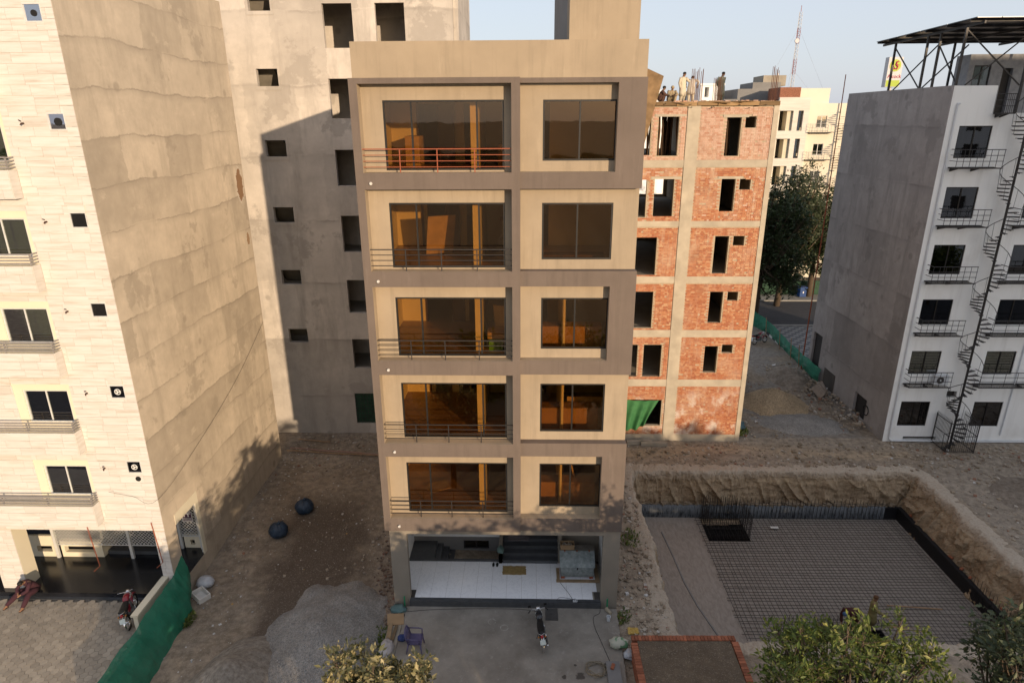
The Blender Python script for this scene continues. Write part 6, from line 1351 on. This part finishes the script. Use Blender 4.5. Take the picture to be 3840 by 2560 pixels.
for k in range(9):
    y = 1.2+1.0*k+rnd.uniform(-.3,.3); tag(inst(bk, 'loose_brick', (25.6+rnd.uniform(-.06,.06),y,-1.78), None, (rnd.uniform(-.2,.2),.1,rnd.random()*3)), 'loose brick resting behind the low black wall of the pit', 'brick', 'bricks behind the black wall')
cord('thin black wire sagging from balcony to left side wall', [(-10.3,.2,5.1),(-9.5,.3,4.85),(-8.58,.36,4.7),(-8.56,4,5.4),(-8.56,8,6.6),(-8.56,11.6,8.2)], .005)
# ------------------------------------------------------------------ trees
leaf_y = M_leaf('yellowing_leaf', [(0,(.09,.10,.05)),(.3,(.14,.14,.075)),(.5,(.20,.185,.09)),(.68,(.33,.28,.13)),(.85,(.43,.36,.18)),(1,(.52,.45,.27))])
leaf_g = M_leaf('green_leaf', [(0,(.05,.075,.015)),(.35,(.09,.13,.025)),(.7,(.15,.185,.04)),(.9,(.24,.25,.07)),(1,(.33,.32,.11))])
leaf_d = M_leaf('dark_leaf', [(0,(.02,.035,.012)),(.5,(.035,.055,.018)),(.85,(.055,.08,.03)),(1,(.09,.11,.05))], .2)
leaf_p = M_leaf('grey_leaf', [(0,(.05,.07,.04)),(.5,(.08,.10,.055)),(1,(.14,.16,.09))])
bark = M('bark', (.11,.08,.055), .4, 6, .95, .6, 18, stretch=(3,3,.8))
def crown_mesh(clumps, per, leaf, r, up_=.3, wid=.42, seed=1, tw=None):
    rr = random.Random(seed); m_ = MB()
    for (c, cr) in clumps:
        c = Vector(c); ntw = max(3, per//14)
        for t in range(ntw):
            d = Vector((rr.gauss(0,1), rr.gauss(0,1), rr.gauss(.25,.9))).normalized(); base = c+d*cr*rr.uniform(.1,.45); tip = c+d*cr*rr.uniform(.6,1.45)
            if tw is not None: tw.tube([c, base, tip], [.014,.01,.004], 4, False)
            for q in range(per//ntw):
                f_ = rr.random()**.6; p = base.lerp(tip, f_)+Vector((rr.gauss(0,1),rr.gauss(0,1),rr.gauss(0,1)))*leaf*.45
                L = leaf*rr.choice((.45,.7,.9,1.,1.15,1.4))*rr.uniform(.85,1.15); ax = (d*.6+Vector((rr.gauss(0,1),rr.gauss(0,1),rr.gauss(up_,.6)))*.8).normalized(); n = Vector((rr.gauss(0,.8),rr.gauss(0,.8),1)); s_ = ax.cross(n)
                if s_.length < 1e-3: continue
                s_ = s_.normalized()*L*wid*.5; nn_ = s_.cross(ax).normalized(); m0 = p+ax*L*.45-nn_*L*.06
                m_.add([tuple(p), tuple(m0+s_+nn_*L*.07), tuple(p+ax*L-nn_*L*.12), tuple(m0-s_+nn_*L*.07)], [(0,1,2),(0,2,3)])
    return m_
def tree(name, label, base, h, clumps, per, leaf, mat, seed, wid=.42, group=None, tr=.14, trunk=None):
    t = thing(name, label, 'tree', base, 0, group); b = Vector(base); rr = random.Random(seed)
    fork = b+Vector((rr.uniform(-.2,.2), rr.uniform(-.2,.2), h*.42)); m_ = MB(); m_.tube([b-Vector((0,0,.3)), b.lerp(fork,.5)+Vector((.06,0,0)), fork], [tr*1.2, tr, tr*.8], 10); m_.build('trunk', bark, t, smooth=True)
    lb_ = MB()
    for (c, cr) in clumps:
        c = Vector(c); mid = fork.lerp(c, .5)+Vector((rr.gauss(0,.15),rr.gauss(0,.15),-.1*h*rr.random())); lb_.tube([fork, mid, c, c+(c-mid).normalized()*cr*.6], [tr*.45, tr*.28, tr*.14, tr*.04], 6)
    cm = crown_mesh(clumps, per, leaf, 1, seed=seed, wid=wid, tw=lb_); lb_.build('limbs', bark, t, smooth=True)
    cm.build('crown', mat, t, kind='stuff'); return t
def ell_clumps(c, r, n, cr, seed, shell=.45):
    rr = random.Random(seed); out = []
    while len(out) < n:
        d = Vector((rr.gauss(0,1),rr.gauss(0,1),rr.gauss(0,1))).normalized()*(shell+(1-shell)*rr.random())
        out.append(((c[0]+d.x*r[0], c[1]+d.y*r[1], c[2]+d.z*r[2]), cr*rr.uniform(.7,1.25)))
    return out
# front row, their tops just inside the picture
tree('street_tree', 'yellowing tree top at lower edge, left of the forecourt', (1.5,-8,0), 6.1, ell_clumps((1.55,-8,4.55), (1.45,1.2,1.25), 42, .36, 21), 140, .16, leaf_y, 21, .5, 'street trees in the foreground')
tree('street_tree', 'leafy green tree top lit by sun at lower right', (13.2,-8,0), 7.0, ell_clumps((13.2,-8,5.1), (2.45,1.7,1.75), 78, .46, 33), 150, .15, leaf_g, 33, .36, 'street trees in the foreground')
tree('street_tree', 'grey green tree at the extreme lower right corner', (17.8,-8,0), 7.4, ell_clumps((17.75,-7.8,5.5), (1.5,1.6,1.8), 40, .45, 44), 120, .17, leaf_p, 44, .45, 'street trees in the foreground')
# trees by the rear road
tree('rear_tree', 'dense dark tree beside the right edge of brick building', (26.6,38.2,0), 13.3, ell_clumps((27.6,38.4,7.2), (3.0,2.6,5.6), 120, 1.05, 51, .3), 190, .32, leaf_d, 51, .4, 'trees by the rear road', .3)
tree('rear_tree', 'tall loose grey green tree in front of far cream building', (30.6,43.5,0), 13.5, ell_clumps((31.2,43,9.2), (2.9,2.6,4.4), 80, 1.0, 52, .25), 150, .30, leaf_p, 52, .4, 'trees by the rear road', .28)
tree('rear_tree', 'dark tree half hidden behind the dark grey wall', (35.2,46.9,0), 12.5, ell_clumps((35.0,46.3,7.2), (2.8,2.4,5.2), 90, 1.05, 53, .3), 170, .32, leaf_d, 53, .4, 'trees by the rear road', .28)
# weeds
def weeds(label, cx, cy, r, n, seed, h=.25):
    rr = random.Random(seed); m_ = MB()
    for k in range(n):
        a, q = rr.random()*6.28, r*rr.random()**.7; x, y = cx+q*math.cos(a), cy+q*1.4*math.sin(a); z = gh(x,y); L = h*rr.uniform(.4,1.2); b = rr.random()*6.28; d = Vector((math.cos(b)*.6,math.sin(b)*.6,rr.uniform(.3,1))).normalized(); s_ = Vector((-math.sin(b),math.cos(b),0))*L*.16; p = Vector((x,y,z))
        m_.add([tuple(p), tuple(p+d*L*.5+s_), tuple(p+d*L), tuple(p+d*L*.5-s_)], [(0,1,2),(0,2,3)])
    o = m_.build('weeds', leaf_g); o['kind'] = 'stuff'; o['label'] = label
weeds('low weeds on the gravel edge beside left kerb', -.45, -1.8, .8, 900, 3); weeds('weeds at the foot of green fabric', -8.0, -.4, .35, 300, 4, .2); weeds('weeds beside the brick building corner', 18.2, 15.6, .6, 400, 5); weeds('weeds on the bank by the pit', 10.0, 4.5, .5, 200, 6, .2); weeds('weeds near forecourt edge', 9.0, -.3, .3, 120, 8, .2)
# across the street behind the viewpoint: more trees, and an unseen shading block to the right
TP = []
for sd_ in (61, 62):
    TP.append(tree('street_tree', 'roadside tree across the street', (0,0,0), 7.4, ell_clumps((0,0,4.5), (2.6,2.2,3.1), 85, .8, sd_, .25), 105, .30, leaf_g, sd_, .5, 'roadside trees across the street', .16))
for k, (x, y, s_) in enumerate([(-.6,-15.2,.78),(2.2,-15,.80),(5.2,-14.6,.82),(8.2,-15.2,.84),(11.0,-14.7,.90),(13.8,-15,.92),(16.8,-15.4,.92),(20,-15,.90),(23.2,-15.2,.88),(26.4,-15,.88),(29.6,-15.1,.88),(32.8,-15,.86),(36,-15,.86),(39.2,-15,.86),(42.4,-15,.86),(46,-15.2,.86)]):
    o = TP[k] if k < 2 else copy_tree(TP[k % 2])
    place(o, (x,y,0), k*1.3, sc=s_)
tb = thing('shading_block', 'unseen thin block added to shade the white building', 'building', (62,-42,0))  # added out of view; thin and set to keep sun off the white building
w = MB(); w.wall(50.2, 72, 0, 31.2, -37.5, -34, [(51+3.6*a,52.8+3.6*a,1+3.1*b,2.6+3.1*b) for a in range(5) for b in range(9)]); w.build('wall', white_w, tb); MB().box(50.4,71.8,-37.3,-34.2,0,31).build('core', void, tb)
